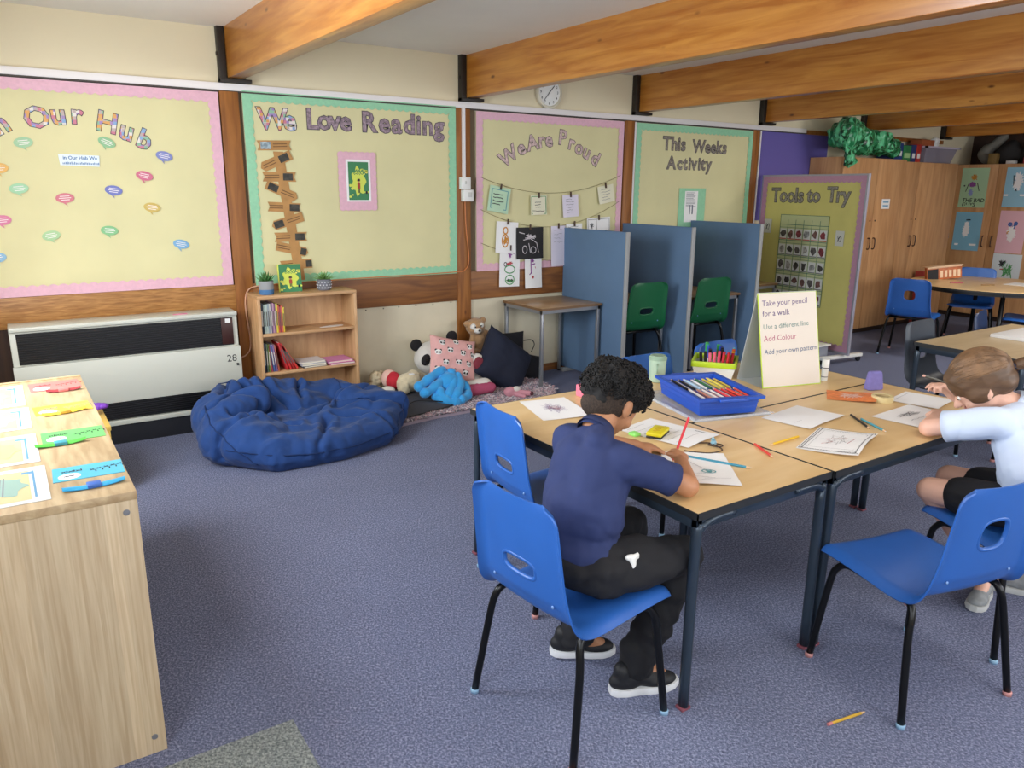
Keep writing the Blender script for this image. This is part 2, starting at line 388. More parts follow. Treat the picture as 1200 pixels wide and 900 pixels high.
# posts of the back wall
PX = [(-0.42, -0.30), (1.235, 1.345), (2.868, 2.985), (4.49, 4.59), (6.10, 6.19)]
nt = 10
for a, b in PX:
    struct('trim_%d' % nt, MB().box(a, b, YW-0.035, YW, 0.0, 2.04, 0.002), post_wood); nt += 1
for a, b in ((1.345, 1.366), (2.985, 3.035), (4.59, 4.61)):
    struct('trim_%d' % nt, MB().box(a, b, YW-0.012, YW, 0.86, 2.04), M('shadow_gap_brown', '6B5B45', 0.8)); nt += 1
for a, b in ((4.595, 4.615), (6.205, 6.222)):
    struct('trim_%d' % nt, MB().box(a, b, YW-0.03, YW, 0.70, 2.05), trunk_m); nt += 1
# horizontal rails below the boards, and the pale panels under them
for j, (a, b) in enumerate(((-0.30, 1.235), (1.345, 2.868), (2.985, 4.49), (4.59, 6.10))):
    struct('trim_%d' % nt, MB().box(a, b, YW-0.03, YW, 0.655 if j else 0.70, 0.875, 0.002), rail_light if j == 0 else rail_wood); nt += 1
    if j: struct('trim_%d' % nt, MB().box(a+0.002, b-0.002, YW-0.016, YW, 0.06, 0.652), white_m); nt += 1
    else: struct('trim_%d' % nt, MB().box(a, b, YW-0.02, YW, 0.0, 0.70), dark_wood); nt += 1
screw = MB()
for k in range(7):
    screw.ball((1.98+k*0.14+random.uniform(-.02, .02), YW-0.017, 0.642+random.uniform(-.006, .003)), 0.005, 6, 4)
struct('trim_%d' % nt, screw, steel_dark); nt += 1
struct('baseboard_back', MB().box(1.35, 6.1, YW-0.03, YW, 0, 0.06), rail_wood)
# white trunking along the wall over the boards and its vertical drop
tk = MB().box(XL, 6.9, YW-0.03, YW, 2.045, 2.087, 0.003)
struct('trim_%d' % nt, tk, trunk_m); nt += 1
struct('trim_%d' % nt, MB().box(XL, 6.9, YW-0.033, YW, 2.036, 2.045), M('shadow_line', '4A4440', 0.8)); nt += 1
struct('trim_%d' % nt, MB().box(2.912, 2.932, YW-0.055, YW-0.033, 1.56, 2.045), trunk_m); nt += 1
# purple painted recess and cream band above
struct('trim_%d' % nt, MB().box(6.222, 7.3, YW-0.01, YW, 1.2, 2.06), purple_w); nt += 1
# orange gas/cable run on the middle post
cb = MB().tube(smoothpath([(2.93, YW-0.045, 1.40), (2.935, YW-0.05, 1.2), (2.96, YW-0.045, 0.98), (2.93, YW-0.045, 0.89), (2.80, YW-0.035, 0.872), (2.0, YW-0.035, 0.868), (1.45, YW-0.035, 0.862)], 5), 0.004, 6)
obj('cable', cb, M('cable_orange', 'C9773F', 0.5), label='thin orange cable dropping from the white sockets on the wooden post', cat='cable')
cb = MB().tube(smoothpath([(1.40, YW-0.045, 0.862), (1.315, YW-0.045, 0.84), (1.285, YW-0.05, 0.74), (1.30, YW-0.05, 0.5), (1.27, YW-0.05, 0.42), (1.19, YW-0.045, 0.39)], 5), 0.005, 6)
obj('cable', cb, M('cable_pale', 'C99C80', 0.5), label='pale cable looping down the post between heater and bookcase', cat='cable')
t = thing('wall_socket', 'two stacked white electrical boxes on the middle wooden post', 'socket', (2.925, YW-0.05, 1.40), world=True)
obj('switch_box', MB().box(2.885, 2.965, YW-0.075, YW-0.035, 1.478, 1.562, 0.004), white_pl, t)
obj('socket_box', MB().box(2.90, 2.985, YW-0.080, YW-0.035, 1.390, 1.474, 0.004), white_pl, t)
obj('rocker', MB().box(2.913, 2.928, YW-0.0785, YW-0.074, 1.512, 1.535, 0.001), M('rocker_grey', 'C9C9C4'), t)
obj('rocker', MB().box(2.94, 2.97, YW-0.0835, YW-0.079, 1.42, 1.455, 0.001), M('rocker_grey', 'C9C9C4'), t)

# wall clock
t = thing('wall_clock', 'round white wall clock half hidden behind the ceiling beam', 'clock', (3.70, YW-0.04, 2.185), world=True)
T = Fr((3.70, YW-0.005, 2.205), (1, 0, 0), (0, 0, 1))
mb = MB().lathe([(0.118, -0.0), (0.122, 0.012), (0.118, 0.03), (0.105, 0.034), (0.100, 0.022), (0.0, 0.022)], 40, T=T); obj('clock_case', mb, M('clock_rim', 'CFC8B4', 0.4), t)
mb = MB().lathe([(0.099, 0.0215), (0.099, 0.024), (0, 0.024)], 40, T=T); dial = obj('clock_face', mb, white_pl, t)
mb = MB()
for k in range(1, 13):
    a = pi/2-k*pi/6; text(mb, str(k), 0.026, T, off=0.02, u=0.080*cos(a)-0.008*len(str(k)), v=0.080*sin(a)-0.009, w=0.0245)
obj('numerals', mb, ink_k, dial)
obj('clock_hand', MB().stroke([(-0.01, -0.01), (0.045, 0.05)], 0.006, 0.0262, T=T), ink_k, t, smooth=False)
obj('clock_hand', MB().stroke([(0.012, 0.014), (-0.052, -0.060)], 0.005, 0.0268, T=T), ink_k, t, smooth=False)

# ================================================================== DISPLAY BOARDS
fills = [M('letter_multi_%d' % i, c, 0.6) for i, c in enumerate(['C98A9A', '8FA9C6', 'B7A0C4', 'D2A46E', '9DBBA4'])]
ltr_out = M('letter_outline', '3A3340', 0.6)
mm = bpy.data.materials.new('letter_check'); mm.use_nodes = True; n = mm.node_tree; bs = n.nodes['Principled BSDF']; bs.inputs['Roughness'].default_value = 0.6
tc = n.nodes.new('ShaderNodeTexCoord'); v = n.nodes.new('ShaderNodeTexVoronoi'); v.inputs['Scale'].default_value = 55; v.inputs['Randomness'].default_value = 0.15; v.distance = 'CHEBYCHEV'
n.links.new(tc.outputs['Object'], v.inputs['Vector']); sc = n.nodes.new('ShaderNodeSeparateColor'); n.links.new(v.outputs['Color'], sc.inputs[0])
r = n.nodes.new('ShaderNodeValToRGB'); r.color_ramp.interpolation = 'CONSTANT'
cl = ['C7798C', '86A6CC', 'DDD6D0', '9F86B8', 'D9A25E', '8CB79A', 'B9A9A4']
r.color_ramp.elements[0].color = lin(cl[0]); r.color_ramp.elements[1].position = 1/7; r.color_ramp.elements[1].color = lin(cl[1])
for i in range(2, 7): e = r.color_ramp.elements.new(i/7); e.color = lin(cl[i])
n.links.new(sc.outputs[0], r.inputs[0]); n.links.new(r.outputs[0], bs.inputs['Base Color'])
check_m = mm
check_grey = M('letter_speckle', '8F7C86', 0.6, var=0.5, vscale=60)
def letter(ch, size, T, parent, u, v, rot=0, fill=None, w=0.006):
    mb = MB(); size *= 1.16; text(mb, ch, size, T, off=0.045, mi=0, u=u, v=v, w=w, rot=rot); text(mb, ch, size, T, off=0.022, mi=1, u=u, v=v, w=w+0.0012, rot=rot)
    obj('letter', mb, [ltr_out, fill or check_m], parent, smooth=False)
def title(s, u0, u1, v, size, T, parent, arc=0, fill=None, w=0.006, rots=None):
    """letters spread from u0 to u1 on a straight or arched baseline (arc = sagitta)"""
    ws = [adv(c) if c != ' ' else 0.42 for c in s]; gap = 0.10
    tot = sum(ws)+gap*(len(s)-1); sc = (u1-u0)/tot; x = u0
    for c, wd in zip(s, ws):
        if c != ' ':
            k = ((x+wd*sc/2)-(u0+u1)/2)/((u1-u0)/2)
            letter(c, size, T, parent, x, v+arc*(1-k*k)-(0.02*abs(k) if arc else 0), -atan2(2*arc*k, (u1-u0)/2) if arc else 0, fill, w)
        x += (wd+gap)*sc
def board(name, label, T, w, h, border, bm, ripple=0.004, paper=None, seed=0):
    t = thing(name, label, 'display board', T.translation, world=True)
    bk = MB().box(0, w, 0, h, -0.012, 0.0, T=T); obj('backing', bk, M('board_back', 'B9AE90', 0.8), t)
    def fn(a, b):
        u, v = a*w, b*h; e = min(a, 1-a, b, 1-b)*8; e = min(1, e)
        z = 0.0015+ripple*e*(0.5+0.5*noise.noise(Vector((u*3+seed, v*3.5, seed))) + 0.25*noise.noise(Vector((u*9+v*6, v*4-u*7, seed))))
        return (u, v, z)
    obj('backing_paper', MB().grid(fn, 50, 36, T=T), paper or yellow_paper, t, smooth=True)
    B = border
    def strip(p, d, nrm, L):
        mb = MB(); k = max(4, int(L/0.05)); n = k*8; out = []; inn = []
        for i in range(n+1):
            s_ = L*i/n; sc = B*0.82+0.18*B*abs(sin(pi*i/8))
            out.append((p[0]+d[0]*s_, p[1]+d[1]*s_, 0.0075)); inn.append((p[0]+d[0]*s_+nrm[0]*sc, p[1]+d[1]*s_+nrm[1]*sc, 0.0068))
        vs = out+inn; fs = [(i, i+1, n+2+i, n+1+i) for i in range(n)]
        mb.add(vs, fs, 0, T); obj('border_strip', mb, bm, t, smooth=False)
    strip((0, 0), (1, 0), (0, 1), w); strip((0, h), (1, 0), (0, -1), w); strip((0, 0), (0, 1), (1, 0), h); strip((w, 0), (0, 1), (-1, 0), h)
    return t
YP = YW-0.024
WT = lambda x, z: Fr((x, YP, z), (1, 0, 0), (0, 0, 1))
# --- board 1
X0 = -0.295; T1 = WT(X0, 0.877); w1 = 1.226-X0
b1 = board('display_board', 'yellow display board with pink scalloped border above the heater', T1, w1, 1.155, 0.062, pink_b, seed=1)
for c, px, pz, rr, sz in (('I', -0.02, 1.665, 40, .125), ('n', 0.085, 1.735, 28, .125), ('O', 0.218, 1.775, 10, .125), ('u', 0.337, 1.805, 3, .125), ('r', 0.430, 1.815, -3, .125), ('H', 0.545, 1.79, -13, .125), ('u', 0.655, 1.752, -18, .125), ('b', 0.740, 1.712, -25, .125)):
    letter(c, sz*1.05, T1, b1, px-X0, pz-0.877, radians(rr))
bub = [(0.192, 1.704, '9CC29A', 8), (0.596, 1.719, '8DB98C', -22), (0.891, 1.653, '7C84BC', -12), (0.773, 1.539, 'C96A84', -12), (0.141, 1.463, '9CC8A0', 6), (0.602, 1.456, '7078B8', -8), (0.353, 1.413, 'CB7480', 4), (0.796, 1.359, 'C9AE5E', -8), (0.041, 1.296, 'D27A9A', 5), (0.262, 1.209, 'A5C795', 10), (0.556, 1.230, '82BA84', -6), (0.937, 1.140, '78A8CC', -12), (-0.008, 1.097, '86B0CC', 8), (0.062, 1.568, 'E0B060', 5),]
for i, (x, z, c, rr) in enumerate(bub):
    a = radians(rr); 
    pts = [(0.046*cos(2*pi*k/20), 0.027*sin(2*pi*k/20)) for k in range(20)]
    pts = pts[:15]+[(0.008, -0.045)]+pts[15:]
    pr = [(x-X0+p[0]*cos(a)-p[1]*sin(a), z-0.877+p[0]*sin(a)+p[1]*cos(a)) for p in pts]
    o = obj('speech_bubble', MB().poly(pr, 0.0105, T=T1, thick=0.001), M('bubble_'+c, c, 0.6), b1, smooth=False)
    s = MB()
    for k, L in ((0.010, 0.024), (0, 0.03), (-0.010, 0.022)):
        s.stroke([(x-X0+q*cos(a)-k*sin(a), z-0.877+q*sin(a)+k*cos(a)) for q in (-L, -L/3, L/3, L)], 0.0035, 0.0112, T=T1)
    obj('writing', s, M('bubble_writing', 'EDE6E2', 0.7), o, smooth=False)
mb = MB().poly([(0.352-X0, 1.590-.877), (0.545-X0, 1.585-.877), (0.55-X0, 1.645-.877), (0.347-X0, 1.650-.877)], 0.010, T=T1, thick=0.001)
cap = obj('caption_strip', mb, M('caption_white', 'DDE6EA', 0.7), b1, smooth=False)
mb = MB(); text(mb, 'in Our Hub We', 0.026, T1, off=0.02, u=0.368-X0, v=1.622-.877, w=0.0110)
for k in range(26): mb.box(0.365-X0+k*0.007, 0.369-X0+k*0.007, 1.595-.877, 1.595-.877+random.uniform(.008, .014), 0.0105, 0.011, T=T1)
obj('writing', mb, M('ink_blue', '4C78A8', 0.7), cap, smooth=False)
# --- board 2
X0 = 1.368; T2 = WT(X0, 0.862)
b2 = board('display_board', 'yellow reading display board with green border above the bookcase', T2, 2.866-X0, 1.19, 0.062, green_b, seed=2)
title('We', 1.452-X0, 1.672-X0, 1.835-.862, 0.155, T2, b2, fill=check_m)
title('Love', 1.76-X0, 2.045-X0, 1.85-.862, 0.15, T2, b2, fill=check_grey)
title('Reading', 2.14-X0, 2.765-X0, 1.85-.862, 0.155, T2, b2, fill=check_grey)
kr = M('kraft_card', 'B3854E', 0.7, var=0.12, vscale=14); dk = M('card_picture', '3C3A34', 0.7, var=0.5, vscale=40)
sign = [(1.545, 1.737, 2, 0), (1.55, 1.64, 24, 1), (1.565, 1.545, 0, 0), (1.575, 1.455, -24, 1), (1.585, 1.355, -3, 0), (1.60, 1.265, 16, 1), (1.615, 1.165, 0, 0), (1.62, 1.085, -14, 1), (1.64, 0.985, 2, 0)]
obj('sign_post', MB().poly([(1.535-X0, 1.70-.862), (1.60-X0, 1.70-.862), (1.695-X0, 0.80-.862+0.08), (1.63-X0, 0.80-.862+0.08)], 0.0088, T=T2, thick=0.001), kr, b2, smooth=False)
for i, (x, z, a, ar) in enumerate(sign):
    a = radians(a); L = 0.108
    pts = [(-L, -0.030), (L, -0.030), (L-0.014, 0), (L, 0.030), (-L, 0.030), (-L+0.014, 0)] if not ar else [(-L, -0.030), (L-0.02, -0.030), (L, 0), (L-0.02, 0.030), (-L, 0.030)]
    if i in (1, 5): pts = [(-p[0], p[1]) for p in pts][::-1]
    tr = lambda p: (x-X0+p[0]*cos(a)-p[1]*sin(a), z-.862+p[0]*sin(a)+p[1]*cos(a))
    o = obj('sign_arrow', MB().poly([tr(p) for p in pts], 0.0105+0.0006*(i % 2), T=T2, thick=0.001), kr, b2, smooth=False)
    q = [-0.055, .055, .055, -.055, .065, .0, .06, .075, .085][i]; hw = 0.032 if i < 7 else 0.02
    if i in (3, 5): q = -0.06
    obj('picture', MB().poly([tr((q-hw, -0.022)), tr((q+hw, -0.022)), tr((q+hw, 0.022)), tr((q-hw, 0.022))], 0.0118, T=T2), dk if i else M('card_pic_b', '8FA0A8', .7, var=.5, vscale=60), o, smooth=False)
    s = MB()
    for zz in (-0.008, 0.008): s.stroke([tr((-q*0.75-0.05, zz)), tr((-q*0.75+0.04, zz+0.002))], 0.005, 0.0119, T=T2)
    obj('writing', s, M('kraft_ink', '6A4A2C', .7), o, smooth=False)
gr_d = M('cover_green', '2F7A4A', 0.5); gr_l = M('cover_lime', 'C9D450', 0.5); ylw = M('cover_yellow', 'E2DC5C', 0.5); red_c = M('cover_red', 'A03A28', 0.6)
def cover(mb, T, u, v, w, h, W_):
    """book cover print: mats 0 green 1 lime 2 red 3 dark 4 pale"""
    rn = random.Random(4)
    mb.poly([(u, v), (u+w, v), (u+w, v+h), (u, v+h)], W_, 0, T)
    for k in range(26):
        a, b = rn.uniform(.03, .97), rn.uniform(.05, .88)
        if 0.22 < a < .78 and .12 < b < .85: continue
        r = w*rn.uniform(.03, .07); mb.poly([(u+a*w+r*cos(q*pi/4)*1.2, v+b*h+r*sin(q*pi/4)) for q in range(8)], W_+0.0003, 1 if k % 3 else 4, T)
    pts = []
    for q in range(28): r = 1+0.16*cos(q*pi*2/28*7); pts.append((u+w/2+w*.33*r*cos(q*2*pi/28), v+h*.5+h*.36*r*sin(q*2*pi/28)))
    mb.poly(pts, W_+0.0006, 1, T)
    mb.stroke([(u+w*(.22+.56*k/12), v+h*(.76+0.05*sin(k*2.1))) for k in range(13)], h*0.035, W_+0.0009, 0, T)
    mb.stroke([(u+w*(.26+.5*k/10), v+h*(.69+0.03*cos(k*2.6))) for k in range(11)], h*0.02, W_+0.0009, 0, T)
    mb.box(u+w*.43, u+w*.57, v+h*.30, v+h*.45, W_+.0008, W_+.0011, mi=2, T=T)
    mb.poly([(u+w*.5+w*.055*cos(q*pi/6), v+h*.49+w*.055*sin(q*pi/6)) for q in range(12)], W_+.0011, 5, T)
    mb.poly([(u+w*.42, v+h*.50), (u+w*.58, v+h*.50), (u+w*.56, v+h*.56), (u+w*.44, v+h*.56)], W_+.0012, 3, T)
    mb.box(u+w*.45, u+w*.49, v+h*.19, v+h*.30, W_+.0008, W_+.0011, mi=3, T=T); mb.box(u+w*.51, u+w*.55, v+h*.19, v+h*.30, W_+.0008, W_+.0011, mi=3, T=T)
    mb.poly([(u+w*.88+w*.06*cos(q*pi/4), v+h*.2+w*.07*sin(q*pi/4)) for q in range(8)], W_+.0010, 3, T)
CV = [gr_d, gr_l, red_c, ink_k, ylw, skin_m]
def scal(u, v, w, h, n=6):
    pts = []
    for (x0, y0, x1, y1) in ((u, v, u+w, v), (u+w, v, u+w, v+h), (u+w, v+h, u, v+h), (u, v+h, u, v)):
        L = hypot(x1-x0, y1-y0); k = max(3, int(L/0.035))*4; nx, ny = (y1-y0)/L, -(x1-x0)/L
        for i in range(k):
            s_ = 0.006*abs(sin(pi*i/4)); pts.append((x0+(x1-x0)*i/k+nx*s_, y0+(y1-y0)*i/k+ny*s_))
    return pts
u0, v0 = 1.985-X0, 1.345-.862
fr = obj('poster_frame', MB().poly(scal(u0-.02, v0-.01, .265, .375), 0.0105, T=T2, thick=.001), pink_b, b2, smooth=False, label='pink scalloped card frame around the book poster')
pg = obj('poster', MB().poly([(u0+.03, v0+.045), (u0+.205, v0+.045), (u0+.205, v0+.32), (u0+.03, v0+.32)], 0.0115, T=T2), paper_m, fr, smooth=False)
mb = MB(); cover(mb, T2, u0+.045, v0+.055, .145, .25, 0.0122); obj('cover_print', mb, CV, fr, smooth=False)
# --- board 3
X0 = 3.038; T3 = WT(X0, 0.866)
b3 = board('display_board', 'yellow display board with pink border and strings of pegged work', T3, 4.475-X0, 1.165, 0.06, pink_b, seed=3)
for c, px, pz, rr in (('W', 3.285, 1.635, 34), ('e', 3.425, 1.725, 26), ('A', 3.505, 1.765, 14), ('r', 3.605, 1.795, 8), ('e', 3.665, 1.805, 2), ('P', 3.79, 1.83, -6), ('r', 3.885, 1.80, -14), ('o', 3.95, 1.775, -20), ('u', 4.03, 1.745, -24), ('d', 4.12, 1.70, -28)):
    letter(c, 0.135, T3, b3, px-X0, pz-0.866, radians(rr), fill=M('letter_soft', 'C2A9A6', .6, var=.4, vscale=50))
def string(x0, z0, x1, z1, sag):
    pts = [(x0+(x1-x0)*k/16, YP-0.016, z0+(z1-z0)*k/16-sag*4*(k/16)*(1-k/16)) for k in range(17)]
    return obj('string', MB().tube(pts, 0.0016, 5), M('string', '7A6A4A', .8), b3)
string(3.07, 1.565, 4.45, 1.60, 0.13); string(3.07, 1.33, 4.45, 1.39, 0.17); string(3.07, 1.08, 4.40, 0.96, 0.10)
# --- board 4
X0 = 4.618; T4 = WT(X0, 0.87)
b4 = board('display_board', 'yellow weekly activity board with green border behind the blue dividers', T4, 6.098-X0, 1.16, 0.06, green_b, seed=4)
glit = M('letter_silver', '8C8680', .35, metal=.3, var=.4, vscale=70)
title('This', 4.93-X0, 5.20-X0, 1.825-.87, 0.135, T4, b4, fill=glit)
title('Weeks', 5.30-X0, 5.735-X0, 1.815-.87, 0.13, T4, b4, fill=glit)
title('Activity', 4.995-X0, 5.555-X0, 1.665-.87, 0.13, T4, b4, fill=glit)
o = obj('notice_card', MB().box(5.16-X0, 5.50-X0, 1.13-.87, 1.50-.87, 0.009, 0.0105, T=T4), green_b, b4)
o2 = obj('notice_sheet', MB().box(5.235-X0, 5.40-X0, 1.20-.87, 1.475-.87, 0.0105, 0.0115, T=T4), paper_m, o)
mb = MB()
for k in range(11): mb.stroke([(5.25-X0, 1.46-.87-k*.012), (5.25-X0+random.uniform(.08, .13), 1.46-.87-k*.012)], .004, .0120, T=T4)
mb.box(5.30-X0, 5.31-X0, 1.27-.87, 1.35-.87, .0118, .012, T=T4); mb.box(5.33-X0, 5.345-X0, 1.27-.87, 1.35-.87, .0118, .012, T=T4)
obj('writing', mb, M('ink_slate', '5C6474', .8), o, smooth=False, kind='stuff')
# ================================================================== pegged work on the strings of board 3
def sheet(name, label, cat, T, w, h, mat, group=None, curl=0.008, seed=0, prints=(), peg=True, parent=None, thick=0.0008):
    """hanging or lying sheet, origin top centre, v runs down"""
    t = parent or thing(name, label, cat, T.translation, group=group, world=True)
    f = lambda a, b: ((a-.5)*w, -b*h, curl*(b*b)*(1+0.5*sin(3*a+seed)) + 0.3*curl*sin(a*5+seed)*b)
    mb = MB().grid(f, 8, 8, T=T); n = len(mb.v); mb.grid(lambda a, b: tuple(Vector(f(a, b))-Vector((0, 0, thick))), 8, 8, T=T)
    obj('paper', mb, mat, t, smooth=True)
    for nm, mt, strokes, wd in prints:
        s = MB()
        for st in strokes:
            pts = [(p[0], p[1]) for p in st]
            n_ = len(pts); vs = []
            for i, p in enumerate(pts):
                q, r_ = pts[max(i-1, 0)], pts[min(i+1, n_-1)]; dx, dy = (r_[0]-q[0])*w, (r_[1]-q[1])*h; L = hypot(dx, dy) or 1
                nx, ny = -dy/L*wd/2, dx/L*wd/2
                for sg in (1, -1):
                    a, b = p[0]+sg*nx/w, p[1]+sg*ny/h; z = f(a, b); vs.append((z[0], z[1], z[2]+0.0012))
            s.add(vs, [(2*i, 2*i+1, 2*i+3, 2*i+2) for i in range(n_-1)], 0, T)
        obj(nm, s, mt, t, smooth=False, kind='stuff' if nm == 'black_print' else None)
    if peg:
        obj('peg', MB().box(-0.006, 0.006, -0.02, 0.022, 0.001, 0.012, 0.001, T=T), M('peg_brown', '4A3426', .6), t)
    return t
rnd = random.Random(11)
def lines(n, a0=.12, a1=.88, b0=.15, b1=.85, jit=.02):
    return [[(a0+(a1-a0)*L*k/5, b0+(b1-b0)*i/max(1, n-1)+rnd.uniform(-jit, jit)) for k in range(6)] for i in range(n) for L in [rnd.uniform(.6, 1)]]
def rect(a0, b0, a1, b1): return [[(a0, b0), (a1, b0)], [(a1, b0), (a1, b1)], [(a1, b1), (a0, b1)], [(a0, b1), (a0, b0)]]
def scrib(ca, cb, ra, rb, n=14, loops=3):
    a = rnd.uniform(0, 6); out = []
    for k in range(n*loops//2):
        a += rnd.uniform(1.9, 3.6); q = rnd.uniform(.55, 1); out.append((ca+ra*cos(a)*q, cb+rb*sin(a)*q))
    return [out]
def ell(ca, cb, ra, rb, n=16): return [[(ca+ra*cos(2*pi*k/n), cb+rb*sin(2*pi*k/n)) for k in range(n+1)]]
def HT(x, z, rot=0, yo=0.022):
    a = radians(rot); return Fr((x, YP-yo, z), (cos(a), 0, sin(a)), (-sin(a), 0, cos(a)))
PC = M('print_teal', '5FA0A8', .7); PG = M('print_green', '4E9A5A', .7); PR = M('print_red', 'B8464A', .7); PP = M('print_purple', '8A4A8E', .7); PO = M('print_orange', 'C8862E', .7); PB = M('print_blue', '3E5EA0', .7)
G3 = 'work pegged on the strings'
cream_p = M('cream_card', 'E2DEC4', .7); mint_p = M('mint_card', 'BAD8B8', .7); chalk = M('chalk', 'C9C2C6', .8); blackc = M('black_card', '1E1D1E', .7); lil = M('lilac_paper', 'DCD6E4', .7)
sheet('pegged_note', 'green-edged certificate pegged at the left of the top string', 'artwork', HT(3.245, 1.495, -10), .19, .19, mint_p, G3, prints=(('border_print', PC, rect(.12, .12, .88, .86), .006), ('writing', ink_k, lines(4, .2, .8, .3, .7), .006)))
sheet('pegged_note', 'cream certificate second from the left on the top string', 'artwork', HT(3.60, 1.435, 1), .155, .15, cream_p, G3, prints=(('border_print', PG, rect(.06, .06, .94, .94), .005), ('writing', ink_k, lines(3, .25, .75, .35, .6)+lines(1, .1, .9, .8, .8), .004)))
sheet('pegged_note', 'plain lilac sheet with faint writing on the top string', 'artwork', HT(3.915, 1.44, 3), .16, .175, lil, G3, prints=(('writing', ink_g, lines(6, .2, .8, .2, .8), .003),))
sheet('pegged_note', 'tilted cream note at the right end of the top string', 'artwork', HT(4.28, 1.515, 10), .17, .14, cream_p, G3, prints=(('writing', ink_g, lines(5, .2, .8, .2, .8), .003),))
sheet('pegged_drawing', 'white drawing with a brown bear partly behind the black card', 'artwork', HT(3.31, 1.235, -4), .20, .24, paper_m, G3, prints=(('figure_print', PO, ell(.42, .28, .1, .1)+ell(.42, .6, .14, .2)+scrib(.42, .6, .12, .15), .010),))
sheet('pegged_drawing', 'black card with white chalk drawing pegged on the middle string', 'artwork', HT(3.515, 1.19, 0, .030), .26, .245, blackc, G3, prints=(('chalk_print', chalk, scrib(.5, .3, .25, .1)+[[(.25, .4), (.5, .35), (.75, .5), (.82, .8)]]+ell(.3, .7, .08, .12)+ell(.62, .72, .1, .1)+[[(.45, .5), (.5, .8)], [(.1, .15), (.3, .2)]], .006),))
sheet('pegged_sheet', 'long blank white sheet at the centre of the middle string', 'artwork', HT(3.80, 1.195, 1), .145, .32, lil, G3, prints=(('writing', ink_g, lines(4, .2, .8, .1, .4), .002),))
sheet('pegged_sheet', 'white sheet of comic panels right of the long blank sheet', 'artwork', HT(3.96, 1.21, 1, .026), .165, .26, paper_m, G3, prints=(('writing', ink_g, lines(5, .1, .9, .1, .6)+scrib(.5, .4, .4, .06), .003),))
sheet('pegged_sheet', 'wide white worksheet at the right end of the middle string', 'artwork', HT(4.22, 1.255, 3), .25, .30, paper_m, G3, prints=(('writing', ink_k, rect(.04, .04, .96, .96)+[[(.4, .04), (.42, .9)], [(.05, .4), (.95, .36)]]+scrib(.2, .2, .12, .1), .003),))
sheet('pegged_drawing', 'drawing of a stack of colourful characters on the lowest string', 'artwork', HT(3.335, 1.035, -2), .19, .30, paper_m, G3, prints=(('green_print', PG, ell(.5, .55, .25, .1)+ell(.5, .82, .22, .12)+scrib(.5, .85, .2, .05), .008), ('purple_print', PP, scrib(.5, .18, .12, .08)+[[(.35, .12), (.5, .04), (.7, .16)]], .008), ('red_print', PR, scrib(.5, .4, .16, .06), .008), ('black_print', ink_k, ell(.42, .83, .03, .02)+ell(.6, .83, .03, .02)+ell(.28, .42, .06, .05), .006)))
sheet('pegged_drawing', 'narrow drawing of a purple figure pegged right of the stacked characters', 'artwork', HT(3.555, 1.02, 1), .165, .31, paper_m, G3, prints=(('purple_print', PP, scrib(.45, .3, .1, .05)+[[(.35, .25), (.35, .62)], [(.38, .4), (.6, .38)], [(.25, .65), (.4, .6)]], .009), ('red_print', PR, scrib(.45, .72, .08, .05)+[[(.6, .45), (.62, .5)]], .005)))

# ================================================================== HEATER
t = thing('convector_heater', 'long pale grey wall convector heater with black grilles', 'heater', (0.65, 4.85, 0), world=True)
hx0, hx1, hy0, hy1 = -0.01, 1.185, 4.845, YW-0.04
obj('casing', MB().box(hx0, hx1, hy0+0.01, hy1, 0.085, 0.725, 0.006).box(hx0+.002, hx1-.002, hy0-.012, hy1, 0.712, 0.735, 0.004), heater_m, t)
obj('front_panel', MB().box(hx0-.004, hx1+.004, hy0-.012, hy0+.012, 0.255, 0.520, 0.004), heater_m, t)
def grille(z0, z1):
    g = MB().box(hx0+.03, hx1-.03, hy0+.004, hy0+.012, z0, z1)
    o = obj('grille', g, grille_m, t)
    n = int((z1-z0)/0.0125)
    sl = MB().box(hx0+.035, hx1-(.10 if z0 > .4 else .035), hy0-.005, hy0+.006, z0+0.004, z0+0.009); me = sl.mesh('slat', M('grille_slat', '1E1E21', .35), False, ORG[t.name])
    for i in range(n):
        s = bpy.data.objects.new('slat', me); C.objects.link(s); s.parent = o; s.location = (0, 0, i*0.0125)
grille(0.528, 0.700); grille(0.150, 0.252)
obj('control_window', MB().box(hx1-.10, hx1-.03, hy0-.004, hy0+.01, .535, .698, .002), M('control_brown', '3A1D18', .4), t)
obj('sticker', MB().box(hx1-.075, hx1-.045, hy0-.006, hy0-.003, .668, .694), white_pl, t)
obj('base_bar', MB().box(hx0, hx1, hy0-.004, hy0+.02, 0.115, 0.145, .003), heater_m, t)
obj('plinth', MB().box(hx0+.01, hx1-.01, hy0+.006, hy1, 0.0, 0.112), M('plinth_black', '15171F', .6), t)
mb = MB(); text(mb, '28', 0.062, Fr((hx1-.085, hy0-.0128, .425), (1, 0, 0), (0, 0, 1)), off=0.0); obj('number', mb, ink_k, t, smooth=False, label='small black handwritten number 28')
obj('key_knob', MB().lathe([(.008, 0), (.008, .01), (0, .012)], 12, T=Fr((hx1-.022, hy0-.012, .405), (1, 0, 0), (0, 0, 1))), black_m, t)
obj('pink_note', MB().box(hx1-.36, hx1-.28, 4.87, 4.91, .7355, .737), M('pink_note', 'E58FB4', .6), t)

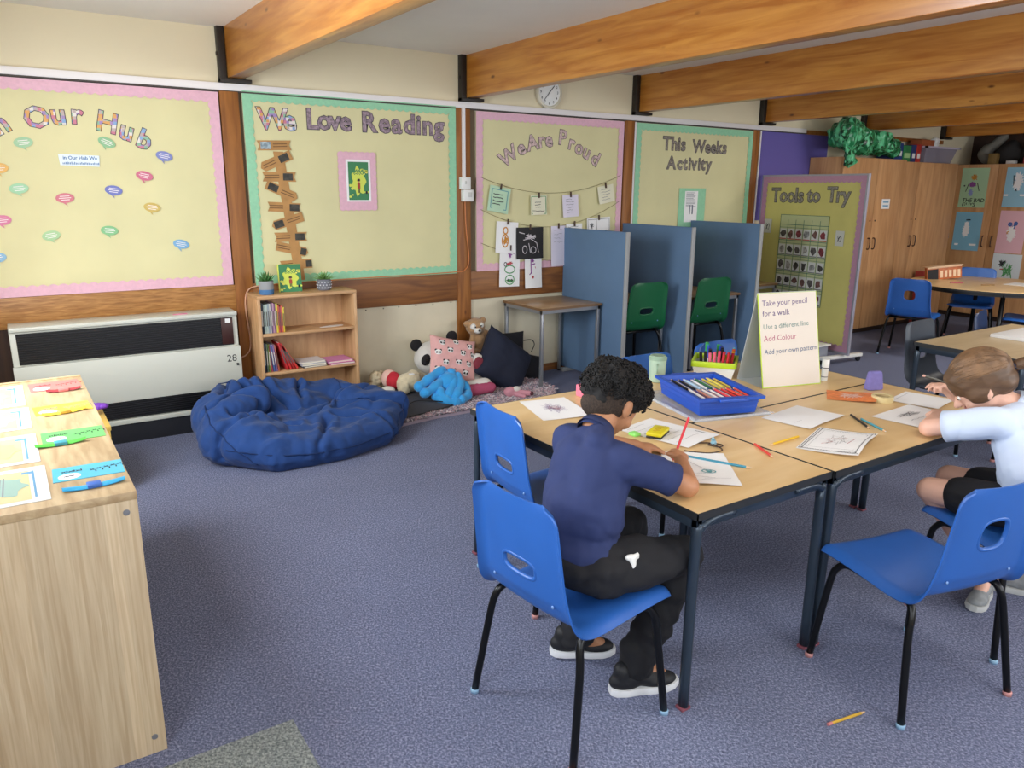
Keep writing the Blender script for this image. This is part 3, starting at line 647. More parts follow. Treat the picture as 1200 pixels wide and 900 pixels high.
# ================================================================== STORAGE UNIT (left foreground) and what lies on it
t = thing('storage_unit', 'pale oak storage unit with cards laid out on top, left foreground', 'storage unit', (-0.12, 2.7, 0), world=True)
ux0, ux1, uy0, uy1, uz = -0.47, 0.209, 1.981, 3.392, 0.752
obj('top_panel', MB().box(ux0, ux1, uy0, uy1, uz-.022, uz, .0015), desk_top, t)
obj('end_panel', MB().box(ux0, ux1-.001, uy0, uy0+.02, 0, uz-.022), desk_wood, t)
obj('end_panel', MB().box(ux0, ux1-.001, uy1-.02, uy1, 0, uz-.022), desk_wood, t)
obj('side_panel', MB().box(ux0, ux0+.02, uy0+.02, uy1-.02, 0, uz-.022), desk_wood, t)
obj('divider_panel', MB().box(ux0+.02, ux1-.01, 2.67, 2.69, 0.04, uz-.022), desk_wood, t)
obj('shelf', MB().box(ux0+.02, ux1-.01, uy0+.02, uy1-.02, 0.36, 0.38), desk_wood, t)
obj('bottom_panel', MB().box(ux0+.02, ux1-.001, uy0+.02, uy1-.02, 0.0, 0.04), desk_wood, t)
obj('raised_edge', MB().box(ux0, ux1, uy1-.02, uy1, uz, uz+.004), desk_top, t)
for z in (.722-.022, .05): obj('screw_cover', MB().lathe([(.008, 0), (.008, .0015), (0, .0018)], 14, T=Fr((ux1-.028, uy0, z), (1, 0, 0), (0, 0, 1))), tube_grey, t)
uzt = uz+0.0003
def card_on_unit(label, x0, x1, y0, y1, c, deg, ink, wc='E8E2DE'):
    cx, cy = (x0+x1)/2, (y0+y1)/2; w, h = x1-x0, y1-y0; T = flat(cx, cy, uzt, deg)
    t = thing('name_card', label, 'card', (cx, cy, uz), group='long laminated cards on the storage unit', world=True)
    obj('card', MB().box(-w/2, w/2, -h/2, h/2, 0, .0012, T=T), c, t)
    obj('oval', MB().poly([(-w*.27+w*.16*cos(k*pi/8), -h*.22+h*.2*sin(k*pi/8)) for k in range(16)], .0016, T=T), paper_m, t, smooth=False)
    mb = MB()
    for k in range(9):
        if k in (3,): continue
        x = -w*.38+k*w*.1; text(mb, 'x', h*.22, T, off=.02, u=x, v=h*(.08 if k < 3 else -.02+.04*(k-4)), w=.0016); text(mb, 'i', h*.22, T, off=.02, u=x+h*.1, v=h*(.08 if k < 3 else -.15+.04*(k-4)), w=.0016)
    mb.stroke([(-w*.35, -h*.22), (-w*.2, -h*.2)], h*.07, .002, T=T)
    obj('writing', mb, ink, t, smooth=False)
    return t
cr, cy_, cg, cb_ = M('card_red', 'CC6E6A', .35), M('card_yellow', 'D6AC3A', .35), M('card_green', '5AAE5E', .35), M('card_blue', '42A2BC', .35)
card_on_unit('long red laminated card at the far end of the storage unit', .03, .195, 3.19, 3.33, cr, 2, PR)
card_on_unit('long orange and yellow laminated card on the storage unit', .03, .197, 2.84, 2.96, cy_, 3, ink_g)
card_on_unit('long green laminated card on the storage unit', .035, .200, 2.50, 2.62, cg, 0, ink_k)
card_on_unit('long blue laminated card nearest the front of the storage unit', .042, .206, 2.14, 2.25, cb_, -2, ink_k)
def clipper(label, cx, cy, L, c, c2, deg=0, w=.028):
    T = flat(cx, cy, uzt, deg); t = thing('folded_strip', label, 'strip', (cx, cy, uz), group='coloured strips on the storage unit', world=True)
    mb = MB().grid(lambda a, b: ((a-.5)*L, (b-.5)*w*(1-abs(2*a-1)**3*.4), .002+.005*abs(2*a-1)**2+.006*sin(pi*b)), 14, 4, T=T)
    mb.grid(lambda a, b: ((a-.5)*L, (b-.5)*w*(1-abs(2*a-1)**3*.4), .0008+.005*abs(2*a-1)**2), 14, 4, T=T)
    obj('strip', mb, c, t, smooth=True)
    obj('clasp', MB().box(-.016, .016, -w*.55, w*.55, .001, .011, .002, T=T), c2, t)
clipper('dark red folded strip beside the red card', .135, 3.155, .11, M('strip_red', '8E2F33', .4), cr, 0)
clipper('yellow folded strip below the yellow card', .115, 2.835, .13, M('strip_yellow', 'E6D23A', .4), cy_, 12)
clipper('green folded strip below the green card', .080, 2.475, .13, M('strip_green', '4FB53E', .4), M('clasp_teal', '2F8A9A', .4), 4)
clipper('blue folded strip below the blue card', .125, 2.065, .14, M('strip_blue', '2F9AC8', .4), M('clasp_blue', '2A5AA8', .4), 3)
def board_sheet(label, y0, y1, c, x1=.02):
    x0 = -.36; cx, cy = (x0+x1)/2, (y0+y1)/2; w, h = x1-x0, y1-y0; T = flat(cx, cy, uzt, 0)
    t = thing('place_mat', label, 'sheet', (cx, cy, uz), group='laminated sheets on the storage unit', world=True)
    obj('sheet', MB().box(-w/2, w/2, -h/2, h/2, 0, .0012, T=T), M('laminate_white', 'C2C2BE', .4), t)
    obj('picture', MB().poly([(-w/2, -h*.42), (w*.40, -h*.42), (w*.40, h*.40), (-w/2, h*.40)], .0015, T=T), M('sheet_cream', 'B4AA7C', .5), t, smooth=False)
    obj('edge_line', MB().stroke([(w*.425, -h*.38), (w*.425, h*.38)], .005, .0016, T=T).box(w*.36, w*.42, h*.30, h*.36, .0014, .0017, T=T), M('line_blue', '4C7FA0', .6), t, smooth=False)
    pts = [(w*.24+w*.15*cos(q*2*pi/30)*(1+.25*sin(q*5.3)), h*.0+h*.26*sin(q*2*pi/30)*(1+.2*sin(q*7.1))) for q in range(30)]
    obj('tree_print', MB().poly(pts, .0019, T=T), c, t, smooth=False)
    mb = MB()
    for k in range(5): mb.stroke([(w*.17+k*w*.02, -h*.25), (w*.18+k*w*.02, h*.2+.005*k)], .0035, .0022, T=T)
    obj('trunk_print', mb, ink_g, t, smooth=False)
board_sheet('laminated sheet with a red drawing at the far end of the storage unit', 3.01, 3.33, M('tree_red', 'DB8C80', .5), .012)
board_sheet('laminated sheet with a faint green tree, second from the far end', 2.70, 2.97, M('tree_pale', 'B9C79C', .5), .018)
board_sheet('laminated sheet with an olive green tree, third from the far end', 2.345, 2.63, M('tree_olive', '9BAA72', .5), .023)
board_sheet('laminated sheet with a grey-green tree nearest the front edge', 2.03, 2.305, M('tree_grey', '7E9A8E', .5), .030)
# low yellow stool behind the unit
t = thing('wooden_box', 'low yellow wooden box behind the storage unit', 'box', (.17, 4.15, 0), world=True)
obj('top', MB().box(-.05, .345, 3.99, 4.40, .335, .36, .004), box_wood, t)
obj('lid_board', MB().box(-.02, .30, 4.13, 4.42, .3605, .375, .003), box_wood, t)
for q, (a, b) in enumerate(((3.99, 4.01), (4.38, 4.40))): obj('side', MB().box(-.05, .34, a, b, 0, .335), box_wood, t)
obj('front', MB().box(.32, .34, 4.01, 4.38, 0, .335), box_wood, t)
mb = blob([('s', (.26, 4.235, .40), (.03, .03, .022)), ('s', (.30, 4.25, .402), (.03, .02, .018)), ('s', (.34, 4.24, .40), (.03, .025, .016)), ('s', (.29, 4.22, .395), (.045, .018, .015))], .006, 3, lambda c, n: .006*noise.noise(c*60))
obj('crumpled_wrap', mb, M('purple_foil', '7A3FB4', .35), smooth=True, label='small crumpled purple wrapper on the yellow wooden box', cat='wrapper', center=True)

# ================================================================== BOOKCASE
t = thing('bookcase', 'small beech bookcase with two shelves of books by the wall', 'bookcase', (1.63, 4.92, 0), world=True)
kx0, kx1, ky0, ky1, kz = 1.300, 1.955, 4.795, 5.03, 0.820
obj('side_panel', MB().box(kx0, kx0+.02, ky0, ky1, 0, kz-.018, .0015), shelf_wood, t)
obj('side_panel', MB().box(kx1-.02, kx1, ky0, ky1, 0, kz-.018, .0015), shelf_wood, t)
obj('top_panel', MB().box(kx0, kx1, ky0-.003, ky1, kz-.018, kz+.002, .0015), WOOD('bookcase_top', 'B98F63', 'CFA67A', (0.9, 6, 6), .5, 4), t)
obj('back_panel', MB().box(kx0+.02, kx1-.02, ky1-.01, ky1, 0.02, kz-.018), shelf_wood, t)
for z in (.562, .310, .05): obj('shelf', MB().box(kx0+.02, kx1-.02, ky0+.004, ky1-.01, z, z+.018, .0015), MATS['bookcase_top'], t)
bookc = ['1E2836', '9FB0A8', 'A6B4AC', '8E9AA0', 'C9C6BC', '6E5A78', 'B48CA0', '7A4C6A', 'D8C84A', 'C25A3A', '9A3E4E', 'D06A4A', 'D0B83C']
def book(x, z, th, h, d, c, tilt=0, label='', group='', y=None):
    y = ky0+.025 if y is None else y
    t = thing('book', label, 'book', (x, y, z), group=group); t.rotation_euler = (0, radians(tilt), 0)
    cm = M('bk_'+c, c, .5)
    obj('cover', MB().box(0, .0015, 0, d, 0, h).box(th-.0015, th, 0, d, 0, h).box(0, th, -.001, .0015, 0, h, .0006), cm, t)
    obj('page_block', MB().box(.0015, th-.0015, .002, d-.004, .003, h-.003), M('pages', 'DDD5C0', .8), t)
    obj('spine_print', MB().box(th*.25, th*.75, -.0018, -.0012, h*.25, h*.75), M('spine_'+('d' if c > '8' else 'l'), '5A5550' if c > '8' else 'C9C2B4', .6), t)
    return t
x = kx0+.022
names = {'1E2836': 'black', '9FB0A8': 'grey-green', 'A6B4AC': 'pale grey-green', '8E9AA0': 'blue-grey', 'C9C6BC': 'off-white', '6E5A78': 'dusky purple', 'B48CA0': 'pink-mauve', '7A4C6A': 'plum', 'D8C84A': 'bright yellow', 'C25A3A': 'rust', '9A3E4E': 'crimson', 'D06A4A': 'salmon orange', 'D0B83C': 'mustard'}
hs = [.195, .185, .185, .188, .187, .186, .19, .186, .185, .175, .165, .17, .16]
for i, c in enumerate(bookc):
    th = [.018, .012, .012, .010, .007, .009, .010, .009, .011, .009, .009, .010, .009][i]
    book(x, .5805, th, hs[i], .15, c, 0, '%s paperback standing on the upper shelf of the bookcase' % names[c], 'books on the upper shelf'); x += th+.0012
row2 = [('26304A', 'navy', .010, .19, 0), ('5A6A58', 'moss green', .009, .185, 0), ('7A8A3A', 'olive', .008, .18, 0), ('9A4A54', 'dull red', .010, .175, -4), ('4A5E94', 'mid blue', .012, .178, -5), ('7E5E8E', 'violet', .010, .176, -6), ('A85A4A', 'brick', .009, .175, -7)]
x = kx0+.026
for c, nm, th, h, tl in row2:
    book(x, .3285, th, h, .15, c, tl, '%s paperback leaning at the left of the lower shelf' % nm, 'books on the lower shelf'); x += th+.0045
for i, tl in enumerate((-15, -19, -24, -30)):
    x += .010 if i else .040
    book(x+.012*i, .3285+.0005, .014, .19-.004*i, .15, ['B8262C', 'C42E30', 'A82428', 'CE3A34'][i], tl, '%s red paperback leaning right on the lower shelf' % ['first steep', 'second', 'third', 'last, most tilted'][i], 'books on the lower shelf')
def lying(x, y, z, w, d, th, c, label, rz=0):
    t = thing('book', label, 'book', (x, y, z), radians(rz), group='books on the lower shelf'); cm = M('bk_'+c, c, .5)
    obj('cover', MB().box(0, w, 0, d, 0, .0015).box(0, w, 0, d, th-.0015, th).box(-.001, .002, 0, d, 0, th), cm, t)
    obj('page_block', MB().box(.002, w-.003, .003, d-.003, .0015, th-.0015), M('pages', 'DDD5C0', .8), t)
lying(1.575, ky0+.01, .3285, .16, .17, .012, '2A2A30', 'black book lying flat at the bottom of the pile on the lower shelf', 3)
lying(1.565, ky0+.015, .3412, .165, .16, .014, 'B9B6BC', 'grey-white book lying flat on top of the black one', -2)
lying(1.56, ky0+.02, .3558, .17, .15, .010, 'E2DEDC', 'white book lying flat, uppermost on the lower shelf', 2)
lying(1.755, ky0+.005, .3285, .17, .17, .012, 'C66AA0', 'pink book lying flat at the right of the lower shelf', -3)
lying(1.745, ky0+.012, .3412, .175, .16, .012, 'DC8CC0', 'pale pink magazine on top of the pink book', 2)
# white teardrop paper on the upper shelf
T = flat(1.80, 4.87, .5805, 5)
obj('paper_shape', MB().poly([(-.09+.05*(1-cos(a)) if False else .085*cos(a)*(1.0), .035*sin(a)*(0.55+.45*cos(a/2)**2)) for a in [2*pi*k/28 for k in range(28)]], .0015, T=T, thick=.0015), white_pl, smooth=False, label='flat white paper shape lying on the upper shelf', cat='paper', center=True)
# on top: two potted plants and a standing book
def succulent(x, y, z, label, r, h, pm, style):
    t = thing('potted_plant', label, 'plant', (x, y, z))
    if style == 0:
        obj('pot', MB().lathe([(r*.88, 0.0), (r*.96, .004), (r, h*.38)], 28), M('pot_blue', '3E6D9C', .6), t)
        obj('pot_rim', MB().lathe([(r, h*.38), (r*1.01, h*.95), (r*.98, h), (r*.88, h), (r*.86, h*.9), (0, h*.88)], 28), M('pot_grey', '8F9192', .7), t)
        nl, sz = 34, .055
    else:
        obj('pot', MB().lathe([(r*.8, 0.0), (r*.95, .006), (r*1.02, h*.5), (r*.98, h*.95), (r*.9, h), (r*.84, h*.9), (0, h*.88)], 28), M('pot_slate', '6E7078', .7), t)
        dts = MB()
        for k in range(14):
            for j in range(3):
                a = 2*pi*(k+.5*(j % 2))/14; rr = r*[.99, 1.03, 1.01][j]; dts.ball((rr*cos(a), rr*sin(a), h*(.25+.25*j)), (.005, .005, .004), 6, 4)
        obj('pot_dots', dts, M('dot_white', 'D0D0D4', .6), t)
        nl, sz = 44, .075
    obj('soil', MB().lathe([(r*.84, h*.90), (0, h*.93)], 16), M('soil', '3A2E24', .9), t)
    lf = M('leaf_%d' % style, '4A7A3E' if style == 0 else '6E9A52', .5, var=.25, vscale=30); rn = random.Random(style+3)
    for k in range(nl):
        a = k*2.39996; el = radians(85-65*(k/nl)) if style == 0 else radians(82-62*(k/nl)**.8); L = sz*rn.uniform(.8, 1.1)
        d = Vector((cos(a)*cos(el), sin(a)*cos(el), sin(el))); b = Vector((0, 0, h*.9))+Vector((cos(a), sin(a), 0))*r*.35*(k/nl)
        side = Vector((-sin(a), cos(a), 0)); mbf = MB(); wd = .0075 if style == 0 else .0045
        pts = [b+d*L*s_+Vector((0, 0, 1))*(L*.25*s_*s_ if style == 0 else -L*.15*s_*s_) for s_ in (0, .35, .7, 1)]
        mbf.tube(pts, [wd*.7, wd, wd*.7, .0006], 5, flat=.45, up=tuple(side))
        obj('leaf', mbf, lf, t, smooth=True)
succulent(1.385, 4.87, .8225, 'spiky succulent in a grey pot with blue base on the bookcase', .046, .086, None, 0)
succulent(1.775, 4.90, .8225, 'spreading air plant in a dotted grey pot on the bookcase', .046, .072, None, 1)
t = thing('picture_book', 'green and yellow picture book standing upright on top of the bookcase', 'book', (1.555, 4.91, .8225), radians(-6)); t.rotation_euler = (radians(-7), 0, radians(-6))
obj('cover', MB().box(-.072, .072, 0, .002, 0, .178, .0008).box(-.072, .072, .016, .018, 0, .178).box(-.074, -.071, 0, .018, 0, .178), M('cover_edge', 'D8DA5A', .5), t)
obj('page_block', MB().box(-.07, .069, .002, .016, .003, .175), M('pages', 'DDD5C0', .8), t)
mb = MB(); cover(mb, Fr((-.072, -.0006, 0), (1, 0, 0), (0, 0, 1)), 0.004, 0.0, .140, .177, 0.0); obj('cover_print', mb, CV, t, smooth=False)

# ================================================================== BEAN BAG
from mathutils.bvhtree import BVHTree
ring = [(-.50, -.10, .13, .135), (-.47, .16, .19, .125), (-.30, .33, .225, .115), (-.02, .36, .20, .115), (.25, .34, .16, .12), (.46, .22, .13, .13), (.50, -.02, .10, .12), (.34, -.24, .08, .105), (.05, -.34, .07, .10), (-.28, -.32, .085, .11)]
bc = Vector((1.40, 4.28, 0))
pr = [('s', (bc.x, bc.y, .085), (.50, .38, .095)), ('s', (bc.x, bc.y+.03, .05), (.50, .38, .06)), ('s', (bc.x-.36, bc.y-.14, .12), (.20, .22, .13)), ('s', (bc.x+.34, bc.y-.02, .09), (.22, .24, .11)), ('s', (bc.x-.05, bc.y+.25, .13), (.34, .16, .14)), ('c', (bc.x-.52, bc.y-.05, .24), (bc.x-.28, bc.y+.10, .27), .06, .08), ('c', (bc.x+.30, bc.y+.10, .20), (bc.x+.56, bc.y-.04, .17), .07, .06)]
for i in range(len(ring)):
    a, b = ring[i], ring[(i+1) % len(ring)]
    pr.append(('c', (bc.x+a[0], bc.y+a[1], a[2]), (bc.x+b[0], bc.y+b[1], b[2]), a[3], b[3]))
    pr.append(('c', (bc.x+a[0]*.95, bc.y+a[1]*.9+.02, a[2]*.45+.03), (bc.x+b[0]*.95, bc.y+b[1]*.9+.02, b[2]*.45+.03), a[3]*.9, b[3]*.9))
CREASE = [((-.20, .02), (-.42, .06), (-.56, .00)), ((-.22, -.04), (-.40, -.14), (-.55, -.22)), ((-.10, -.16), (-.26, -.10), (-.44, -.05)), ((.06, -.14), (.0, -.30), (-.08, -.42)), ((.12, -.10), (.30, -.20), (.42, -.30)), ((.16, -.02), (.36, -.04), (.58, -.10)),
    ((.18, .08), (.36, .14), (.52, .22)), ((-.18, .12), (-.30, .26), (-.40, .40)), ((.02, .16), (.06, .30), (.04, .46)), ((-.06, .10), (-.16, .30), (-.14, .44)), ((-.02, -.05), (.12, .02), (.2, .12)), ((-.45, .15), (-.36, .30), (-.20, .36))]
CSEG = [(Vector(a), Vector(b), w) for l in CREASE for a, b, w in ((l[0], l[1], 1), (l[1], l[2], .7))]
def wr(c, n):
    v = noise.noise(Vector((c.x*3.0, c.y*3.4, c.z*4)))*.026 + (.5-abs(noise.noise(Vector((c.x*5.5+c.y*2, c.y*6.5-c.x*3, c.z*5)))))*.030 + abs(noise.noise(Vector((c.x*13, c.y*17, c.z*10))))*.014 + noise.noise(c*30)*.002 - .008
    p = Vector((c.x-bc.x+noise.noise(c*7)*.03, c.y-bc.y+noise.noise(c*7+Vector((5, 5, 5)))*.03))
    for a, b, w in CSEG:
        ab = b-a; t = max(0, min(1, (p-a).dot(ab)/ab.length_squared)); d = (p-a-ab*t).length
        if d < .09: v += w*(-.030*math.exp(-(d/.014)**2)+.014*math.exp(-((d-.040)/.022)**2))
    return v*(1 if c.z > .05 else .3)
bb = blob(pr, .010, 14, wr)
bb.v = [(v[0], v[1], max(v[2], .001)) for v in bb.v]
bag = thing('bean_bag', 'large slumped navy blue bean bag on the carpet before the heater', 'bean bag', bc, world=True)
obj('cover', bb, bag_m, bag, smooth=True)
bv = BVHTree.FromPolygons([Vector(v) for v in bb.v], bb.f)
def seam(pts, name='seam', par=bag, bvh=bv, m=M('seam_navy', '0E2A58', .9), r=.0035):
    out = []
    for p in smoothpath(pts, 6):
        loc, nrm, idx, d = bvh.find_nearest(p)
        if loc: out.append(loc+nrm*.0008)
    if len(out) > 2: obj(name, MB().tube(out, r, 5), m, par, smooth=True)
def W_(x, y, z): return (bc.x+x, bc.y+y, z)
seam([W_(-.62, .06, .40), W_(-.60, -.15, .28), W_(-.52, -.32, .14), W_(-.44, -.42, .03)])
seam([W_(.62, -.02, .30), W_(.60, -.14, .2), W_(.5, -.26, .12), W_(.42, -.34, .02)])
seam([W_(-.55, -.28, .13), W_(-.2, -.44, .09), W_(.2, -.42, .08), W_(.5, -.24, .10)])
seam([W_(-.42, .50, .3), W_(-.40, .32, .42), W_(-.36, .18, .28), W_(-.30, .02, .2)])
seam([W_(.30, .5, .22), W_(.32, .38, .34), W_(.30, .22, .24), W_(.22, .05, .18)])

# ================================================================== READING CORNER
rug = thing('shaggy_rug', 'fluffy pink and grey shag rug in the reading corner', 'rug', (2.75, 4.6, 0), world=True)
outl = [(2.00, 4.26), (2.30, 4.30), (2.62, 4.30), (2.95, 4.24), (3.20, 4.26), (3.36, 4.42), (3.40, 4.75), (3.20, 5.0), (2.6, 5.0), (2.15, 4.85), (1.99, 4.5)]
obj('base', MB().poly(outl, .02, thick=.019), M('rug_base', '9A8C98', .95), rug, smooth=False)
def inside(x, y):
    c = False; j = len(outl)-1
    for i in range(len(outl)):
        if (outl[i][1] > y) != (outl[j][1] > y) and x < (outl[j][0]-outl[i][0])*(y-outl[i][1])/(outl[j][1]-outl[i][1])+outl[i][0]: c = not c
        j = i
    return c
tf = MB(); rn = random.Random(3); cnt = 0
while cnt < 16000:
    x, y = rn.uniform(1.95, 3.42), rn.uniform(4.2, 5.0)
    if not inside(x, y): continue
    if y > 4.85 and rn.random() < .6: cnt += 1; continue
    cnt += 1; L = rn.uniform(.018, .034); a = rn.uniform(0, 2*pi); lean = rn.uniform(.2, 1.2); w = rn.uniform(.003, .0055)
    d = Vector((cos(a)*lean, sin(a)*lean, 1)).normalized(); s_ = Vector((-sin(a), cos(a), 0))*w; b = Vector((x, y, .018)); q = Vector((cos(a), sin(a), 0))*w
    m1 = b+d*L*.6; tip = b+d*L+Vector((cos(a), sin(a), -.3))*L*.5
    tf.add([b-s_, b+s_, m1+s_*.8, m1-s_*.8, m1+q*.8+Vector((0, 0, w)), tip], [(0, 1, 2, 3), (2, 3, 4), (3, 4, 5), (4, 2, 5), (2, 3, 5)], 0 if rn.random() < .42 else (1 if rn.random() < .6 else 2))
obj('pile', tf, [M('tuft_grey', '86828E', .95), M('tuft_pink', 'C8A5AC', .95), M('tuft_white', 'DDD4D8', .95)], rug, smooth=False, kind='stuff')

t = thing('floor_cushion', 'flat charcoal grey floor cushion between bean bag and shaggy rug', 'cushion', (2.22, 4.62, 0.0), world=True)
A = [Vector((1.98, 4.95)), Vector((2.42, 4.95)), Vector((2.46, 4.40)), Vector((2.02, 4.30))]
def cush(top):
    def f(a, b):
        p = A[0].lerp(A[1], a).lerp(A[3].lerp(A[2], a), b); e = (sin(pi*a)**.45)*(sin(pi*b)**.45) if 0 < a < 1 and 0 < b < 1 else 0
        z = .040+(.048*e if top else -.030*e)+.012*noise.noise(Vector((a*5, b*5, 1 if top else 4)))*e
        return (p.x, p.y, max(z, .022))
    return f
mb = MB().grid(cush(True), 24, 24).grid(cush(False), 24, 24); obj('cover', mb, grey_cloth, t, smooth=True)
mb = MB().tube(smoothpath([cush(True)(a, 1.0) for a in (0, .25, .5, .75, 1)], 4), .007, 6).tube(smoothpath([cush(True)(1.0, b) for b in (0, .25, .5, .75, 1)], 4), .007, 6)
obj('piping', mb, black_m, t, smooth=True)
mb = MB().tube(smoothpath([(2.06, 4.36, .075), (2.2, 4.46, .095), (2.34, 4.43, .082), (2.43, 4.44, .06)], 5), .004, 5); obj('strap', mb, black_m, t, smooth=True)
mb = blob([('s', (2.02, 4.98, .07), (.05, .03, .07)), ('c', (1.99, 4.98, .06), (2.08, 4.95, .05), .035, .04)], .008, 4, lambda c, n: .01*noise.noise(c*20))
obj('bag', mb, black_m, smooth=True, label='small crumpled black bag beside the bookcase foot', cat='bag', center=True)

def plush(name, label, prims, m, loc, voxel=.008, rough=.003, sm=4, group=None):
    t = thing(name, label, 'soft toy', loc, world=True, group=group)
    obj('body', blob(prims, voxel, sm, lambda c, n: rough*noise.noise(c*90)+rough*noise.noise(c*35)), m, t, smooth=True); return t
fur_w = M('plush_white', 'D8D4CC', .95, bump=.5, bscale=300, sheen=.3); fur_k = M('plush_black', '1C1A1D', .95, bump=.4, bscale=300)
fur_c = M('plush_cream', 'CFC2A2', .95, var=.1, vscale=30, bump=.5, bscale=250, sheen=.3); fur_b = M('plush_brown', 'A8835C', .95, var=.12, vscale=40, bump=.5, bscale=250, sheen=.3)
fur_r = M('plush_red', 'B82432', .9, bump=.3, bscale=300); fur_blue = M('plush_blue', '2F9ADC', .85, var=.06, vscale=20, bump=.2, bscale=300, sheen=.3); fur_p = M('plush_pink', 'C98C98', .95, bump=.4, bscale=300)
# giant panda behind the pillow
t = plush('panda_toy', 'big white and black panda soft toy lying behind the patterned pillow', [('s', (2.595, 4.90, .270), (.165, .13, .130)), ('s', (2.78, 4.88, .14), (.19, .14, .13))], fur_w, (2.65, 4.9, .03), .011, .003)
for p in ((2.455, 4.93, .370), (2.765, 4.95, .400)): obj('ear', blob([('s', p, (.048, .028, .046))], .008, 2), fur_k, t, smooth=True)
obj('eye_patch', blob([('s', (2.475, 4.815, .280), (.036, .026, .045), (0, .5, 0))], .007, 2), fur_k, t, smooth=True)
obj('eye', MB().ball((2.468, 4.788, .280), .009), M('eye_gloss', '0A0A0A', .1), t, smooth=True)
obj('paw', blob([('c', (2.66, 4.66, .06), (2.84, 4.60, .09), .06, .055)], .01, 3), fur_w, t, smooth=True)
# pillow with little panda faces
def pillow(name, label, c, ux, uy, w, h, th, m, cat='pillow', piping=None):
    t = thing(name, label, cat, (c[0], c[1], 0), world=True); F = Fr(c, ux, uy)
    def f(sg):
        def g(a, b):
            u, v = 2*a-1, 2*b-1; e = max(0, (1-u**4)*(1-v**4))**.55; pin = 1-.10*(abs(u*v)**0)*(1-e)*0
            k = 1-.07*(1-u*u)*abs(v)**3*0; su = 1-.06*(1-v*v); sv = 1-.06*(1-u*u)
            z = sg*th*e*(1+.12*noise.noise(Vector((u*1.8, v*1.8, sg*3))))+.006*noise.noise(Vector((u*5, v*5, sg)))*e
            return (u*w/2*(.94+.06*v*v), v*h/2*(.94+.06*u*u), z)
        return g
    obj('cover', MB().grid(f(1), 24, 24, T=F).grid(f(-1), 24, 24, T=F), m, t, smooth=True)
    return t, F, f(1)
pk = M('pillow_pink', 'DDA8A4', .85, var=.05, vscale=30)
t, F, g = pillow('panda_pillow', 'square pink pillow printed with little panda faces', (2.65, 4.735, .285), (.97, -.05, -.24), (.24, .40, .88), .38, .31, .06, pk)
def onp(u, v, lift=.0015):      # pillow surface in metres
    p = Vector(g((u/.21+1)/2, (v/.165+1)/2)); return F @ Vector((p.x, p.y, p.z+lift))
faces = [(-.13, .10), (.0, .125), (.13, .10), (-.165, .02), (-.06, .045), (.06, .035), (.165, .03), (-.10, -.06), (.02, -.045), (.12, -.05), (-.16, -.115), (-.03, -.125), (.09, -.125)]
for u, v in faces:
    mb = MB()
    def disc(du, dv, ru, rv, mi, lift):
        c0 = onp(u+du, v+dv, lift); mb.add([c0]+[onp(u+du+ru*cos(k*pi/6), v+dv+rv*sin(k*pi/6), lift) for k in range(12)], [(0, 1+k, 1+(k+1) % 12) for k in range(12)], mi)
    for s in (-1, 1): disc(s*.019, .018, .009, .008, 1, .002)
    disc(0, 0, .027, .021, 0, .003)
    for s in (-1, 1): disc(s*.013, -.002, .009, .008, 1, .0042)
    disc(0, -.010, .003, .002, 1, .0042)
    obj('panda_face', mb, [white_pl, black_m], t, smooth=False)
# cream dog lying with a red jumper
t = plush('dog_toy', 'cream and white soft toy dog wearing red lying on the charcoal cushion', [('s', (2.30, 4.74, .155), (.10, .07, .07)), ('s', (2.24, 4.70, .13), (.05, .05, .05)), ('c', (2.34, 4.76, .19), (2.40, 4.78, .16), .045, .04)], fur_c, (2.28, 4.74, .08))
obj('jumper', blob([('s', (2.205, 4.80, .165), (.058, .062, .066))], .008, 3), fur_r, t, smooth=True)
obj('rim', blob([('s', (2.19, 4.83, .175), (.062, .05, .068))], .009, 3), M('plush_blush', 'DDB5A6', .9, bump=.3, bscale=300), t, smooth=True)
obj('foot', blob([('s', (2.115, 4.70, .125), (.055, .035, .034), (0, 0, -.2))], .008, 3), fur_w, t, smooth=True)
obj('tag', MB().box(2.285, 2.325, 4.70, 4.73, .205, .222, .004), white_pl, t)
plush('fluffy_toy', 'small fluffy cream soft toy against the wall beside the bookcase', [('s', (2.12, 4.90, .17), (.05, .045, .055)), ('s', (2.17, 4.93, .17), (.03, .03, .05)), ('s', (2.12, 4.92, .11), (.07, .05, .05))], M('plush_shag', 'BDAE90', .95, var=.2, vscale=40, bump=.7, bscale=200), (2.12, 4.9, .06), .008, .010)
t = plush('round_toy', 'white soft toy with a red round face half hidden behind the navy pillow', [('s', (2.84, 4.72, .22), (.075, .05, .085)), ('s', (2.86, 4.76, .12), (.08, .06, .09))], fur_w, (2.84, 4.74, .03), .009)
obj('face', blob([('s', (2.835, 4.675, .235), (.045, .02, .055))], .007, 2), M('plush_maroon', '7A2A38', .9), t, smooth=True)
